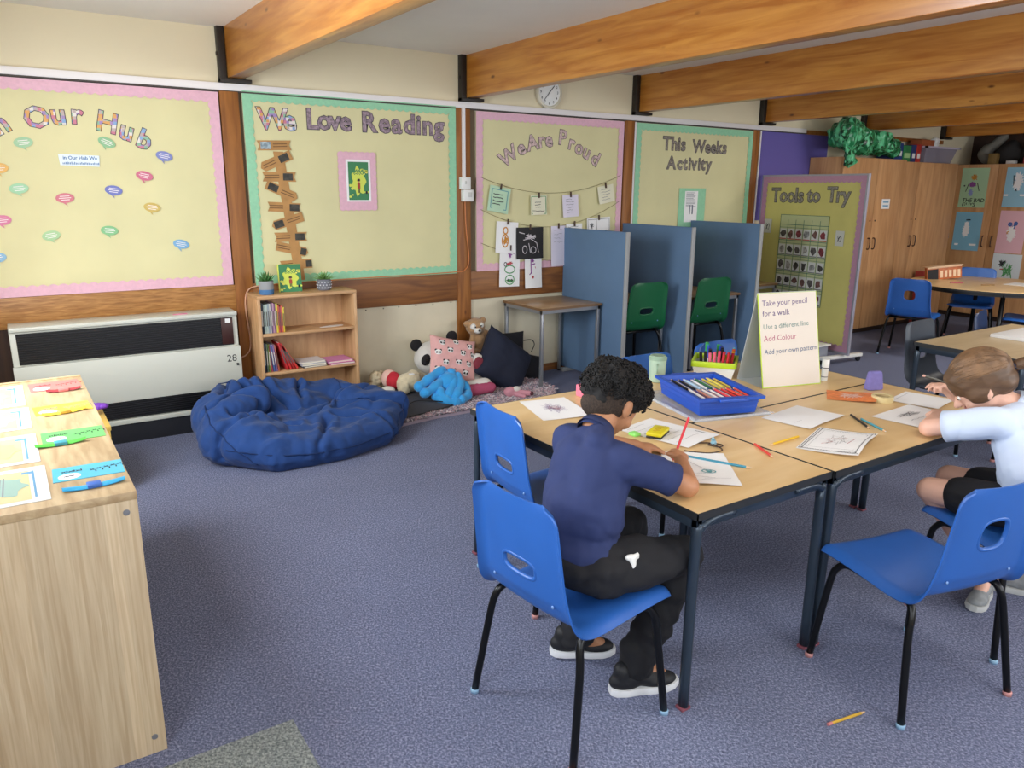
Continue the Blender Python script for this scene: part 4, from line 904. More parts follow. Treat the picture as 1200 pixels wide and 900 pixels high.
# blue long-limbed toy
arms = [[(2.50, 4.62, .235), (2.42, 4.60, .215), (2.34, 4.57, .185), (2.28, 4.55, .165)], [(2.52, 4.60, .20), (2.43, 4.55, .165), (2.35, 4.52, .135), (2.30, 4.51, .125)],
        [(2.56, 4.60, .215), (2.55, 4.55, .17), (2.50, 4.50, .12), (2.46, 4.47, .085)], [(2.60, 4.58, .19), (2.59, 4.53, .15), (2.55, 4.48, .11), (2.50, 4.45, .08)],
        [(2.38, 4.50, .09), (2.42, 4.46, .06), (2.50, 4.44, .05), (2.58, 4.46, .055)], [(2.62, 4.56, .15), (2.64, 4.52, .10), (2.62, 4.48, .07), (2.55, 4.44, .06)], [(2.42, 4.52, .13), (2.42, 4.48, .09), (2.45, 4.45, .06), (2.50, 4.43, .045)]]
t = thing('octopus_toy', 'bright blue long-limbed soft toy in a tangle on the rug', 'soft toy', (2.5, 4.53, .03), world=True)
obj('body', blob([('s', (2.52, 4.58, .15), (.10, .07, .08))], .009, 3), fur_blue, t, smooth=True)
for i, a in enumerate(arms):
    P = smoothpath(a, 4); n = len(P); rs = [.033+.004*sin(k*1.2+i) for k in range(n)]
    mb = MB().tube(P, rs, 12).ball(P[-1], rs[-1], 12, 8).ball(P[0], rs[0], 12, 8); obj('limb', mb, fur_blue, t, smooth=True)
# teddy
tc_ = Vector((2.985, 4.93, .36))
t = plush('teddy_bear', 'light brown teddy bear with white face sitting by the wooden post', [('s', tc_+Vector((0, 0, 0)), (.068, .055, .078)), ('s', tc_+Vector((.0, .005, -.10)), (.075, .06, .07)), ('s', tc_+Vector((-.030, -.01, .105)), (.078, .065, .066)),
    ('s', tc_+Vector((-.104, -.01, .130)), (.027, .022, .027)), ('s', tc_+Vector((.038, -.005, .148)), (.027, .022, .027)), ('c', tc_+Vector((.04, -.01, .05)), tc_+Vector((.105, -.03, .035)), .026, .024), ('c', tc_+Vector((-.05, -.01, .03)), tc_+Vector((-.075, -.03, -.05)), .026, .024),
    ('c', tc_+Vector((.03, -.02, -.13)), tc_+Vector((.06, -.11, -.16)), .035, .032), ('c', tc_+Vector((-.03, -.02, -.10)), tc_+Vector((-.07, -.10, -.085)), .034, .036)], fur_b, tc_-Vector((0, 0, .2)), .007)
obj('muzzle', blob([('s', tc_+Vector((-.040, -.062, .082)), (.032, .026, .024)), ('s', tc_+Vector((-.070, -.048, .112)), (.028, .022, .026)), ('s', tc_+Vector((-.010, -.052, .118)), (.028, .022, .026))], .005, 2), fur_w, t, smooth=True)
obj('nose', MB().ball(tc_+Vector((-.042, -.090, .086)), (.010, .006, .008)), black_m, t, smooth=True)
for dx, dz in ((-.066, .112), (-.016, .118)): obj('eye', MB().ball(tc_+Vector((dx, -.072, dz)), .006), MATS['eye_gloss'], t, smooth=True)
obj('paw_pad', MB().ball(tc_+Vector((-.082, -.128, -.085)), (.022, .008, .024)), M('pad_brown', '6E4A3A', .8), t, smooth=True)
obj('paw_pad', MB().ball(tc_+Vector((.12, -.045, .035)), (.014, .012, .012)), M('pad_cream', 'D8C2A0', .8), t, smooth=True)
nv = M('pillow_navy', '141B30', .85, bump=.15, bscale=400, var=.08, vscale=8)
pillow('floor_pillow', 'large navy floor pillow propped on its corner in front of the black cushions', (3.08, 4.72, .20), (.80, -.02, -.60), (.56, .28, .78), .46, .40, .10, nv)
pillow('floor_pillow', 'black square pillow standing against the wall behind the navy one', (3.29, 4.965, .25), (1, 0, -.03), (.03, .12, 1), .30, .26, .035, M('pillow_black', '17161C', .9))
pillow('floor_pillow', 'black pillow lying low behind the navy one near the table leg', (3.42, 4.90, .10), (.9, .1, -.3), (.3, .3, .85), .30, .22, .06, MATS['pillow_black'])
o = MB().tube(smoothpath([(3.43, 4.96, .30), (3.50, 4.95, .30), (3.53, 4.95, .26), (3.50, 4.95, .20)], 5), .004, 6)
obj('strap_loop', o, black_m, label='black strap loop by the black pillow', cat='strap', center=True)
plush('pink_toy', 'deep pink soft toy poking out under the navy pillow', [('c', (2.70, 4.58, .07), (2.86, 4.55, .08), .045, .04), ('s', (2.66, 4.57, .075), (.06, .05, .05))], M('plush_magenta', 'A84A68', .9, bump=.3, bscale=300), (2.75, 4.57, .03))
t = plush('rag_doll', 'small pink and white rag doll lying on the front of the rug', [('s', (2.945, 4.42, .065), (.05, .04, .038)), ('c', (2.99, 4.40, .06), (3.06, 4.34, .055), .022, .02), ('c', (2.97, 4.38, .05), (3.0, 4.32, .045), .018, .015)], fur_p, (2.98, 4.4, .03), .006)
obj('bonnet', blob([('s', (2.985, 4.40, .085), (.032, .026, .02))], .006, 2), fur_w, t, smooth=True)
obj('shoe', MB().ball((3.068, 4.335, .055), (.022, .018, .016)), M('shoe_dark', '5A2A34', .7), t, smooth=True)

# ================================================================== DIVIDERS, SMALL TABLES
for x, y0, h, lb in ((3.865, 4.27, 1.18, 'blue study divider nearest the reading corner'), (4.50, 4.22, 1.205, 'blue study divider in the middle of the three'), (5.33, 4.24, 1.215, 'blue study divider furthest right, by the yellow noticeboard')):
    t = thing('study_divider', lb, 'divider', (x, 4.7, 0), world=True, group='blue study dividers')
    obj('panel', MB().box(x, x+.034, y0+.012, 5.03, .03, h-.008, .002), divider_m, t)
    obj('edge_trim', MB().box(x-.002, x+.036, y0, y0+.012, .02, h, .002), divider_t, t)
    obj('top_trim', MB().box(x-.002, x+.036, y0+.012, 5.03, h-.008, h, .001), divider_m, t)
    for yy in (y0+.05, 4.93): obj('foot', MB().box(x-.05, x+.085, yy, yy+.04, 0, .03, .003), divider_t, t)
def small_table(x0, x1, y0, y1, lb, h=.63):
    t = thing('small_table', lb, 'table', ((x0+x1)/2, (y0+y1)/2, 0), world=True, group='single grey-legged tables')
    obj('top', MB().box(x0, x1, y0, y1, h-.018, h, .002), WOOD('small_top', 'A88660', 'BC9A72', (.8, 5, 5), .3, 3, bump=.01), t)
    obj('edge_band', MB().box(x0-.001, x1+.001, y0-.0015, y0, h-.018, h-.001).box(x0-.0015, x0, y0, y1, h-.018, h-.001), M('edge_brown', '7A5A3A', .5), t)
    obj('apron', MB().box(x0+.008, x1-.008, y0+.008, y0+.03, h-.045, h-.018).box(x0+.008, x1-.008, y1-.03, y1-.008, h-.045, h-.018).box(x0+.008, x0+.03, y0, y1, h-.045, h-.018).box(x1-.03, x1-.008, y0+.008, y1, h-.045, h-.018), tube_grey, t)
    for a in (x0+.008, x1-.033):
        for b in (y0+.008, y1-.033): l = obj('leg', MB().box(a, a+.025, b, b+.025, .01, h-.018, .004), tube_grey, t); obj('foot_cap', MB().box(a-.001, a+.026, b-.001, b+.026, 0, .014, .003), black_m, l)
small_table(3.27, 3.845, 4.50, 5.02, 'empty small table beside the reading corner pillows')
small_table(3.95, 4.455, 4.42, 5.02, 'small table between the first and middle blue dividers')
small_table(4.72, 5.29, 4.37, 5.02, 'small table between the middle and right blue dividers')
small_table(5.56, 6.17, 4.66, 5.02, 'narrow table end showing right of the last blue divider')

# ================================================================== CHAIRS
PROF = smoothpath([(0, .212, .352), (0, .210, .375), (0, .185, .391), (0, .10, .390), (0, .0, .384), (0, -.09, .378), (0, -.145, .388), (0, -.172, .420), (0, -.185, .475), (0, -.196, .55), (0, -.206, .63), (0, -.214, .69), (0, -.218, .726)], 4)
PL = [0]
for i in range(1, len(PROF)): PL.append(PL[-1]+(PROF[i]-PROF[i-1]).length)
TOT = PL[-1]
def prof(s):
    s = min(max(s, 0), TOT)
    for i in range(1, len(PL)):
        if s <= PL[i]:
            t = (s-PL[i-1])/(PL[i]-PL[i-1]); return PROF[i-1].lerp(PROF[i], t)
    return PROF[-1]
def shell(hole):
    def half(s):
        w = .200
        if s > .40: w = .200-.018*min(1, (s-.40)/.12)
        if s > .52: w = .182-.012*min(1, (s-.52)/.25)
        r = .045
        for d in (TOT-s, s):
            if d < r: w = w-r+sqrt(max(0, r*r-(r-d)**2))
        return w
    def P(u, s):
        p = prof(s); q = prof(s+.004)-prof(s-.004); tan = q.normalized(); nrm = Vector((0, tan.z, -tan.y))      # towards under / behind
        if nrm.z > 0 and s < .25: nrm = -nrm
        nrm = Vector((0, -tan.z, tan.y)); nrm = nrm if (nrm.z < 0 or nrm.y < 0) else -nrm
        w = half(s); x = u*w; e = abs(u); back = s > .45
        drop = max(0, (e-.80)/.20)**2*.020
        dish = (1-e*e)*(.010 if not back else .016)
        return (x, p.y+nrm.y*(drop+dish), p.z+nrm.z*(drop+dish))
    nu, nv = 32, 60; uv = {}; hc, hu, hv, pw = hole
    for j in range(nv+1):
        for i in range(nu+1): uv[i, j] = [2*i/nu-1, TOT*j/nv]
    inside_ = lambda u, s: (abs(u)/hu)**pw+(abs(s-hc)/hv)**pw < 1
    fs = []
    for j in range(nv):
        for i in range(nu):
            cs = [(i, j), (i+1, j), (i+1, j+1), (i, j+1)]; cu = sum(uv[c][0] for c in cs)/4; cs_ = sum(uv[c][1] for c in cs)/4
            if not inside_(cu, cs_): fs.append(cs)
    use = {}
    for f in fs:
        for k in range(4):
            e = tuple(sorted((f[k], f[(k+1) % 4]))); use[e] = use.get(e, 0)+1
    for e, c in use.items():
        if c == 1:
            for v in e:
                if 0 < v[0] < nu and 0 < v[1] < nv:
                    u, s = uv[v]; d = ((abs(u)/hu)**pw+(abs(s-hc)/hv)**pw)**(1/pw)
                    if d > 1e-6: uv[v] = [u/d, hc+(s-hc)/d]
    ids = {k: i for i, k in enumerate(uv)}
    top = [Vector(P(*uv[k])) for k in uv]
    bm = bmesh.new(); bvs = [bm.verts.new(p) for p in top]
    for f in fs:
        try: bm.faces.new([bvs[ids[c]] for c in f])
        except ValueError: pass
    bmesh.ops.recalc_face_normals(bm, faces=bm.faces[:])
    bmesh.ops.solidify(bm, geom=bm.faces[:], thickness=.005)
    bmesh.ops.delete(bm, geom=[v for v in bm.verts if not v.link_faces], context='VERTS')
    bm.verts.index_update(); mb = MB(); mb.add([v.co.copy() for v in bm.verts], [[v.index for v in f.verts] for f in bm.faces]); bm.free()
    rim = []
    for k in range(28):
        a = 2*pi*k/28; ca, sa = cos(a), sin(a); rr = (abs(ca)**pw+abs(sa)**pw)**(-1/pw); p = Vector(P(hu*ca*rr, hc+hv*sa*rr)); rim.append(p)
    rim.append(rim[0]); rmb = MB().tube(rim, .007, 8, cap=False)
    return mb, rmb
HA = (.530, .36, .027, 3.5); HB = (.590, .30, .048, 3.0)
def make_chair(label, m, hole, tube=tube_black, group='moulded plastic school chairs'):
    t = thing('school_chair', label, 'chair', (0, 0, 0), group=group)
    s, r = shell(hole); sh = obj('seat_shell', s, m, t, smooth='auto'); obj('handle_rim', r, m, sh, smooth=True)
    fr = MB()
    for y in (-.10, .10): fr.tube([(-.165, y, .352), (.165, y, .352)], .0105, 8)
    for x in (-.165, .165): fr.tube([(x, -.10, .352), (x, .10, .352)], .0105, 8)
    obj('under_frame', fr, tube, t, smooth=True)
    for sx in (-1, 1):
        for pts in ([(.165, .02, .352), (.170, .10, .350), (.178, .135, .325), (.188, .148, .27), (.214, .172, .0)], [(.165, -.04, .352), (.168, -.12, .352), (.176, -.148, .325), (.190, -.160, .25), (.214, -.198, .0)]):
            P = smoothpath([(sx*a, b, c+.004) for a, b, c in pts], 3); l = obj('leg', MB().tube(P, .0112, 10), tube, t, smooth=True)
            q = P[-1]; obj('foot_cap', MB().lathe([(.0125, 0), (.013, .012), (.0115, .014)], 12, T=Matrix.Translation((q.x, q.y, 0))), M('cap_pale_blue', '8FB4D0', .6) if (sx < 0) == (q.y < 0) else M('cap_pink', 'C98E8A', .6), l, smooth=True)
    for x in (-.12, .12): obj('rivet', MB().ball((x, -.178-.018, .44), (.005, .003, .005), 8, 5), M('rivet_blue', '6E90C4', .4), sh, smooth=True)
    return t
def place(o, x, y, deg): o.location = (x, y, 0); o.rotation_euler = (0, 0, radians(deg))
ch1 = make_chair('bright blue plastic chair the boy in navy sits on', blue_chair, HA); place(ch1, 1.252, 1.540, -84)
dup(ch1, (1.640, 2.17, 0), radians(-94), 'empty blue chair pushed under the table beyond the boy')
dup(ch1, (2.50, 2.37, 0), radians(178), 'blue chair behind the table with a green cup before its back', mat=None)
dup(ch1, (3.07, 2.42, 0), radians(183), 'blue chair behind the table next to the standing flip board')
chR = make_chair('empty blue plastic chair with oval back hole, right foreground', blue_chair, HB); place(chR, 2.222, 1.075, -13)
dup(chR, (2.790, 1.06, 0), radians(-18), 'blue chair the girl in white sits on, mostly out of frame')
dup(chR, (7.04, 3.79, 0), radians(-75), 'blue chair with its back to the tall cupboards at the far table')
dup(chR, (8.27, 3.87, 0), radians(112), 'blue chair facing us behind the far round table')
dup(chR, (7.75, 3.10, 0), radians(20), 'blue chair at the right of the far table, cut by the frame edge')
gc = make_chair('green plastic chair between the first and middle dividers', green_chair, HA); place(gc, 4.17, 4.55, -3); gc.scale = (1.09, 1.05, 1.09); gc['group'] = 'green chairs at the study tables'
g2 = dup(gc, (4.88, 4.53, 0), radians(-3), 'green plastic chair between the middle and right dividers', 'green chairs at the study tables')
gy = make_chair('dark grey plastic chair at the corner of the mid-distance table', grey_chair, HA); place(gy, 4.67, 2.22, 182)
nvc = make_chair('navy plastic chair at the far side of the mid-distance table', navy_chair, HA); place(nvc, 5.42, 2.21, 195)
dup(nvc, (4.78, 1.72, 0), radians(2), 'dark navy chair at the right frame edge beyond the girl')

# ================================================================== CLASSROOM TABLES
def steel_leg(parent, cx, cy, sx, sy, h):
    """leg at a table corner; sx, sy point from the corner inwards"""
    mb = MB(); pts = smoothpath([(cx+sx*.16, cy+sy*.018, h-.034), (cx+sx*.07, cy+sy*.018, h-.036), (cx+sx*.028, cy+sy*.018, h-.055), (cx+sx*.016, cy+sy*.018, h-.10), (cx+sx*.014, cy+sy*.018, .01)], 4)
    mb.tube(pts, .0175, 10, flat=.75, up=(0, 1, 0)); l = obj('leg', mb, leg_steel, parent, smooth=True)
    obj('foot_cap', MB().box(cx+sx*.014-.0175, cx+sx*.014+.0175, cy+sy*.018-.015, cy+sy*.018+.015, 0, .010, .002), M('cap_red', '7E4450', .6), l)
def table(lb, x0, x1, y0, y1, h=.63, along='y', top=table_wood, steel=leg_steel):
    t = thing('classroom_table', lb, 'table', ((x0+x1)/2, (y0+y1)/2, 0), world=True, group='beech classroom tables')
    obj('top', MB().box(x0+.003, x1-.003, y0+.003, y1-.003, h-.022, h), top, t)
    g = .0032; e = MB()
    for b in ((x0, x0+g, y0, y1), (x1-g, x1, y0, y1), (x0, x1, y0, y0+g), (x0, x1, y1-g, y1)): e.box(*b, h-.022, h+.0003)
    obj('edge_band', e, edge_m, t)
    a = MB(); k = .012
    for b in ((x0+k, x0+k+.022, y0+k, y1-k), (x1-k-.022, x1-k, y0+k, y1-k), (x0+k, x1-k, y0+k, y0+k+.022), (x0+k, x1-k, y1-k-.022, y1-k)): a.box(*b, h-.055, h-.022, .002)
    obj('frame_rail', a, leg_steel, t)
    for cx, sx in ((x0+.004, 1), (x1-.004, -1)):
        for cy, sy in ((y0+.002, 1), (y1-.002, -1)):
            steel_leg(t, cx, cy, sx, sy, h)
    return t
table('beech table the boy leans on, nearest left of the group', 1.492, 2.098, 1.312, 2.527)
table('beech table in front of the girl, front right of the group', 2.102, 3.317, 1.305, 1.911)
table('beech table carrying the blue tray and flip board, back of the group', 2.102, 3.317, 1.915, 2.521)
table('paler beech table in the mid distance at the right edge', 4.42, 5.62, 1.745, 2.352, top=WOOD('pale_top', 'C7AE84', 'D4BC94', (.8, 5, 5), .35, 3, bump=.01))
t = thing('round_table', 'far table with rounded end before the tall cupboards', 'table', (7.95, 3.57, 0), world=True)
T = Matrix.Translation((7.95, 3.57, 0))
obj('top', MB().lathe([(.69, .608), (.70, .612), (.70, .626), (.695, .63), (0, .63)], 56, T=T), table_wood, t)
obj('edge_band', MB().lathe([(.703, .609), (.703, .626)], 56, T=T), edge_m, t); obj('frame_rail', MB().lathe([(.60, .575), (.62, .575), (.62, .608), (.60, .608)], 40, T=T), black_m, t)
for k in range(4):
    a = radians(35+90*k); obj('leg', MB().tube([(7.95+.60*cos(a), 3.57+.60*sin(a), .60), (7.95+.62*cos(a), 3.57+.62*sin(a), 0)], .02, 10), tube_black, t, smooth=True)

# ================================================================== TOOLS BOARD, CUPBOARDS
A_, B_ = Vector((6.27, 5.00, 0)), Vector((6.12, 3.83, 0)); bw = (B_-A_).length; bd = (B_-A_).normalized()
T5 = Fr((A_.x, A_.y, .10), bd, (0, 0, 1))
t5 = board('display_board', 'freestanding yellow Tools to Try board with pink border', T5, bw, 1.515, .06, M('mauve_border', 'B98AA0', .6, var=.05, vscale=60), paper=yellow_paper2, seed=6)
title('Tools', .12, .50, 1.285, .155, T5, t5, fill=glit); title('to', .555, .68, 1.29, .15, T5, t5, fill=glit); title('Try', .78, 1.01, 1.295, .155, T5, t5, fill=glit)
mb = MB().box(-.015, bw+.012, -.02, 0, -.016, .006, T=T5).box(bw, bw+.016, -.02, 1.53, -.016, .010, T=T5).box(-.015, 0, -.02, 1.53, -.016, .01, T=T5).box(-.015, bw+.012, 1.515, 1.53, -.016, .006, T=T5)
obj('frame', mb, M('alu_frame', 'A9A8B4', .4, metal=.4), t5)
for u in (.06, bw-.06):
    obj('base_foot', MB().box(u-.025, u+.025, -.055, -.025, -.25, .25, .006, T=T5), white_pl, t5)
    for w in (-.22, .22): obj('castor', MB().lathe([(.022, -.012), (.024, 0), (.022, .012)], 14, T=T5 @ Matrix.Translation((u, -.076, w)) @ Euler((0, pi/2, 0)).to_matrix().to_4x4()), black_m, t5)
# grid chart of picture cards
gu0, gu1, gv0, gv1 = .27, .84, .36, 1.17
ct = obj('pocket_chart', MB().box(gu0, gu1, gv0, gv1, .010, .0115, T=T5), M('chart_paper', 'B9BE8E', .6), t5)
gl = M('chart_line', '2F6A58', .6); mb = MB()
cols_, rows_ = 6, 5; cw = (gu1-gu0)/cols_; rh = (gv1-.09-gv0)/rows_
for i in range(cols_+1): mb.box(gu0+i*cw-.002, gu0+i*cw+.002, gv0, gv1-(0.045 if 0 < i < cols_ else 0), .0115, .0125, T=T5)
for j in range(rows_+1): mb.box(gu0, gu1, gv0+j*rh-.0025, gv0+j*rh+.0025, .0115, .0125, T=T5); 
for j in range(rows_): mb.box(gu0, gu1, gv0+j*rh+rh*.80, gv0+j*rh+rh*.80+.003, .0115, .0125, T=T5)
mb.box(gu0, gu1, gv1-.004, gv1, .0115, .0125, T=T5)
obj('grid_lines', mb, gl, ct, smooth=False)
pc = [M('pic_%d' % i, c, .6, var=.55, vscale=45) for i, c in enumerate(['6A4A44', '3E3A38', '8A8A88', '7A3038', '55504E', '9A9690'])]
rn = random.Random(21)
for j in range(rows_):
    for i in range(cols_):
        u, v = gu0+i*cw, gv0+j*rh; mbp = MB().box(u+cw*.08, u+cw*.92, v+rh*.08, v+rh*.74, .0125, .0135, T=T5)
        pts = [(u+cw*.5+cw*.38*cos(q*.785)*rn.uniform(.5, 1.1), v+rh*.42+rh*.30*sin(q*.785)*rn.uniform(.5, 1.1)) for q in range(8)]
        mbp.poly(pts, .0140, 1, T5)
        mbp.box(u+cw*.08, u+cw*.92, v+rh*.06, v+rh*.12, .0135, .0138, mi=2, T=T5)
        obj('picture_card', mbp, [M('pic_bg', 'CFCFCB', .6), pc[rn.randrange(6)], PR if j == 4 else ink_g], t5, smooth=False)
for u, v, nm in ((.11, 1.05, ''), (.97, .98, '')):
    o = obj('note_card', MB().box(u-.045, u+.045, v-.06, v+.07, .010, .012, T=T5), M('pale_note', 'C9C9BE', .6), t5)
    mb = MB().stroke([(u+.02*cos(k*.9), v+.03*sin(k*1.3)) for k in range(12)], .005, .0125, T=T5); obj('drawing', mb, ink_k, o, smooth=False)
# clear box at the foot of the board
t = thing('plastic_box', 'clear plastic storage box on the floor under the tools board', 'box', (5.9, 4.1, 0), world=True)
obj('tub', MB().box(5.75, 6.02, 3.95, 4.35, .02, .16, .012), M('clear_grey', '8E93A0', .25), t); obj('lid', MB().box(5.735, 6.035, 3.935, 4.365, .16, .175, .005), white_pl, t)
handle_m = M('handle_dark', '3A1E16', .4)
def handle(T, parent, L=.11):
    P = smoothpath([(0, -L/2, 0), (0, -L/2, .022), (0, -L/4, .03), (0, L/4, .03), (0, L/2, .022), (0, L/2, 0)], 3)
    obj('handle', MB().tube([T @ p for p in P], .006, 8), handle_m, parent, smooth=True)
def cupboard(lb, x0, x1, y0, y1, h=1.815, axis='y', split=None):
    t = thing('tall_cupboard', lb, 'cupboard', ((x0+x1)/2, (y0+y1)/2, 0), world=True, group='tall beech cupboards')
    if axis == 'y':
        obj('carcass', MB().box(x0, x1, y0+.02, y1, .05, h, .002), cup_wood, t); obj('plinth', MB().box(x0+.01, x1-.01, y0+.035, y1, 0, .05), M('plinth_dark', '2A1A12', .6), t)
        mid = (x0+x1)/2 if split is None else split
        for a, b, hx in ((x0+.002, mid-.002, mid-.045), (mid+.002, x1-.002, mid+.045)):
            d = obj('door', MB().box(a, b, y0, y0+.019, .055, h-.004, .002), cup_wood, t); handle(Fr((hx, y0, .955), (1, 0, 0), (0, 0, 1)), d)
            obj('lock', MB().lathe([(.009, 0), (.009, .003), (0, .004)], 12, T=Fr((hx, y0, 1.19), (1, 0, 0), (0, 0, 1))), steel_dark, d)
    else:
        obj('carcass', MB().box(x0+.02, x1, y0, y1, .05, h, .002), cup_wood, t); obj('plinth', MB().box(x0+.035, x1, y0+.01, y1-.01, 0, .05), MATS['plinth_dark'], t)
        mid = split
        for a, b, hy in ((y0+.002, mid-.002, mid-.05), (mid+.002, y1-.002, mid+.05)):
            d = obj('door', MB().box(x0, x0+.019, a, b, .055, h-.004, .002), cup_wood, t); handle(Fr((x0, hy, .925), (0, -1, 0), (0, 0, 1)), d, .12)
    return t
c1 = cupboard('tall beech cupboard nearest, behind the tools board', 7.02, 8.14, 4.67, 5.05, split=7.63)
c2 = cupboard('tall beech cupboard in the middle, with the grey bin bag hanging beside', 8.16, 9.33, 4.73, 5.05, h=1.80, split=8.515)
c3 = cupboard('tall beech cupboard on the right wall covered in children\'s pictures', 9.75, 10.2, 3.95, 4.965, h=1.805, axis='x', split=4.49)
Tn = Fr((7.83, 4.668, 1.36), (1, 0, 0), (0, 0, 1))
mb = MB().box(-.075, .075, -.05, .05, 0, .002, T=Tn); o = obj('label_card', mb, paper_m, c1)
obj('label_lines', MB().box(-.05, .05, .012, .026, .002, .003, T=Tn).box(-.05, .05, -.026, -.012, .002, .003, T=Tn), M('label_blue', '6FA3C4', .6), c1, smooth=False)
mb = MB().grid(lambda a, b: (9.36+.03*sin(b*9), 4.80+a*.12, .45+b*.55+.0*a), 4, 10); 
obj('hanging_bag', blob([('s', (9.352, 4.83, .62), (.03, .06, .25)), ('s', (9.385, 4.80, .98), (.035, .05, .06))], .012, 3, lambda c, n: .012*noise.noise(c*22)), M('bag_grey', '7E858C', .7), smooth=True, label='grey plastic bag hanging at the side of the middle cupboard', cat='bag', center=True)
def CT(y, z): return Fr((9.747, y, z), (0, -1, 0), (0, 0, 1))
G5 = 'pictures stuck on the right cupboard'
pic_g = M('pic_green', 'A9C9A0', .7); pic_bl = M('pic_skyblue', '7FB4CC', .7); pic_pk = M('pic_pinkish', 'E2B4BE', .7); pic_wh = M('pic_white', 'D5DEE2', .7); pic_wc = M('pic_cyan', '93C2D6', .7)
def pic(label, y, z, w, h, m, prints, txt=None):
    T = CT(y, z); t = sheet('child_picture', label, 'picture', T, w, h, m, G5, curl=.004, prints=prints, peg=False)
    if txt:
        mb = MB()
        for i, s in enumerate(txt): text(mb, s, .062, T, off=.012, u=-w*.36, v=-h*.86-i*.052, w=.006, shear=.1)
        obj('writing', mb, ink_k, t, smooth=False)
PW = M('print_white', 'EFECEA', .7)
pic('green picture of a figure in purple, top left on the right cupboard', 4.735, 1.765, .305, .455, pic_g, (('purple_print', PP, scrib(.45, .42, .13, .07, loops=6), .022), ('orange_print', PO, scrib(.48, .24, .14, .08, loops=4), .016), ('blue_print', M('print_soft_blue', '8A96C4', .7), scrib(.42, .62, .10, .09, loops=4), .018), ('black_print', ink_k, [[(.3, .4), (.22, .6)], [(.62, .38), (.72, .58)]]+ell(.15, .45, .02, .01), .008)), ('THE BAD', 'GUYS'))
pic('light blue picture of a white figure, bottom left on the right cupboard', 4.735, 1.255, .31, .45, pic_bl, (('white_print', PW, scrib(.45, .45, .12, .22, loops=8)+[[(.1, .85), (.9, .84)]], .022), ('red_print', PR, scrib(.45, .5, .06, .03), .012), ('dark_print', ink_k, scrib(.5, .2, .1, .02), .008)))
pic('blue picture with a white flower figure at the right frame edge', 4.26, 1.765, .27, .44, pic_wc, (('white_print', PW, scrib(.5, .35, .2, .25, loops=7)+[[(.02, .7), (.98, .7)]], .02), ('dark_print', ink_k, [[(.3, .2), (.35, .45), (.5, .6)]], .01)))
pic('pink picture of a white ghost-like figure on the right cupboard', 4.245, 1.285, .29, .48, pic_pk, (('white_print', PW, scrib(.5, .55, .18, .22, loops=7), .02), ('navy_print', PB, ell(.42, .32, .05, .03)+ell(.62, .30, .04, .03)+ell(.56, .38, .03, .02), .022), ('orange_print', PO, ell(.45, .52, .1, .03), .012)))
pic('white picture of a green plant below the pink one', 4.24, .795, .31, .36, pic_wh, (('green_print', PG, scrib(.55, .5, .25, .3, loops=4)+[[(.6, .3), (.8, .95)]], .010), ('dark_print', ink_k, scrib(.35, .3, .15, .15, loops=3), .010), ('red_print', PR, [[(.3, .5), (.45, .48)]], .012)))
# things on top of the cupboards
leaf_bag = bpy.data.materials.new('leafy_foil'); leaf_bag.use_nodes = True; n = leaf_bag.node_tree; bs = n.nodes['Principled BSDF']; bs.inputs['Roughness'].default_value = .3
tc = n.nodes.new('ShaderNodeTexCoord'); v = n.nodes.new('ShaderNodeTexVoronoi'); v.inputs['Scale'].default_value = 34; mp = n.nodes.new('ShaderNodeMapping'); mp.inputs['Scale'].default_value = (1.2, 1, .28); mp.inputs['Rotation'].default_value = (.4, .7, .3)
n.links.new(tc.outputs['Object'], mp.inputs[0]); n.links.new(mp.outputs[0], v.inputs['Vector']); sc = n.nodes.new('ShaderNodeSeparateColor'); n.links.new(v.outputs['Color'], sc.inputs[0])
r = n.nodes.new('ShaderNodeValToRGB'); r.color_ramp.elements[0].color = lin('0E3A20'); r.color_ramp.elements[1].color = lin('6FD09A'); e = r.color_ramp.elements.new(.45); e.color = lin('1F7A48'); n.links.new(sc.outputs[0], r.inputs[0]); n.links.new(r.outputs[0], bs.inputs['Base Color'])
def crump(c, nn): return .05*noise.noise(c*5)+.06*abs(noise.noise(c*9))+.035*abs(noise.noise(c*21))-.02
t = thing('leafy_bag', 'shiny green leaf-patterned bundle hanging over the nearest cupboard top', 'bundle', (7.3, 4.8, 1.82), world=True)
obj('cloth', blob([('s', (7.24, 4.80, 2.03), (.24, .15, .15)), ('s', (6.98, 4.60, 1.97), (.14, .08, .17)), ('s', (6.98, 4.59, 1.80), (.075, .05, .10)), ('s', (7.42, 4.80, 1.97), (.17, .14, .12)), ('s', (7.10, 4.70, 2.02), (.16, .13, .14))], .016, 4, crump), leaf_bag, t, smooth='auto')
t = thing('leafy_bag', 'second green leaf-patterned bundle drooping to the right on the cupboard', 'bundle', (7.85, 4.85, 1.82), world=True)
obj('cloth', blob([('s', (7.66, 4.80, 2.0), (.14, .14, .12)), ('s', (7.88, 4.80, 1.95), (.18, .14, .10)), ('s', (8.04, 4.80, 1.895), (.10, .10, .055))], .016, 4, crump), leaf_bag, t, smooth='auto')
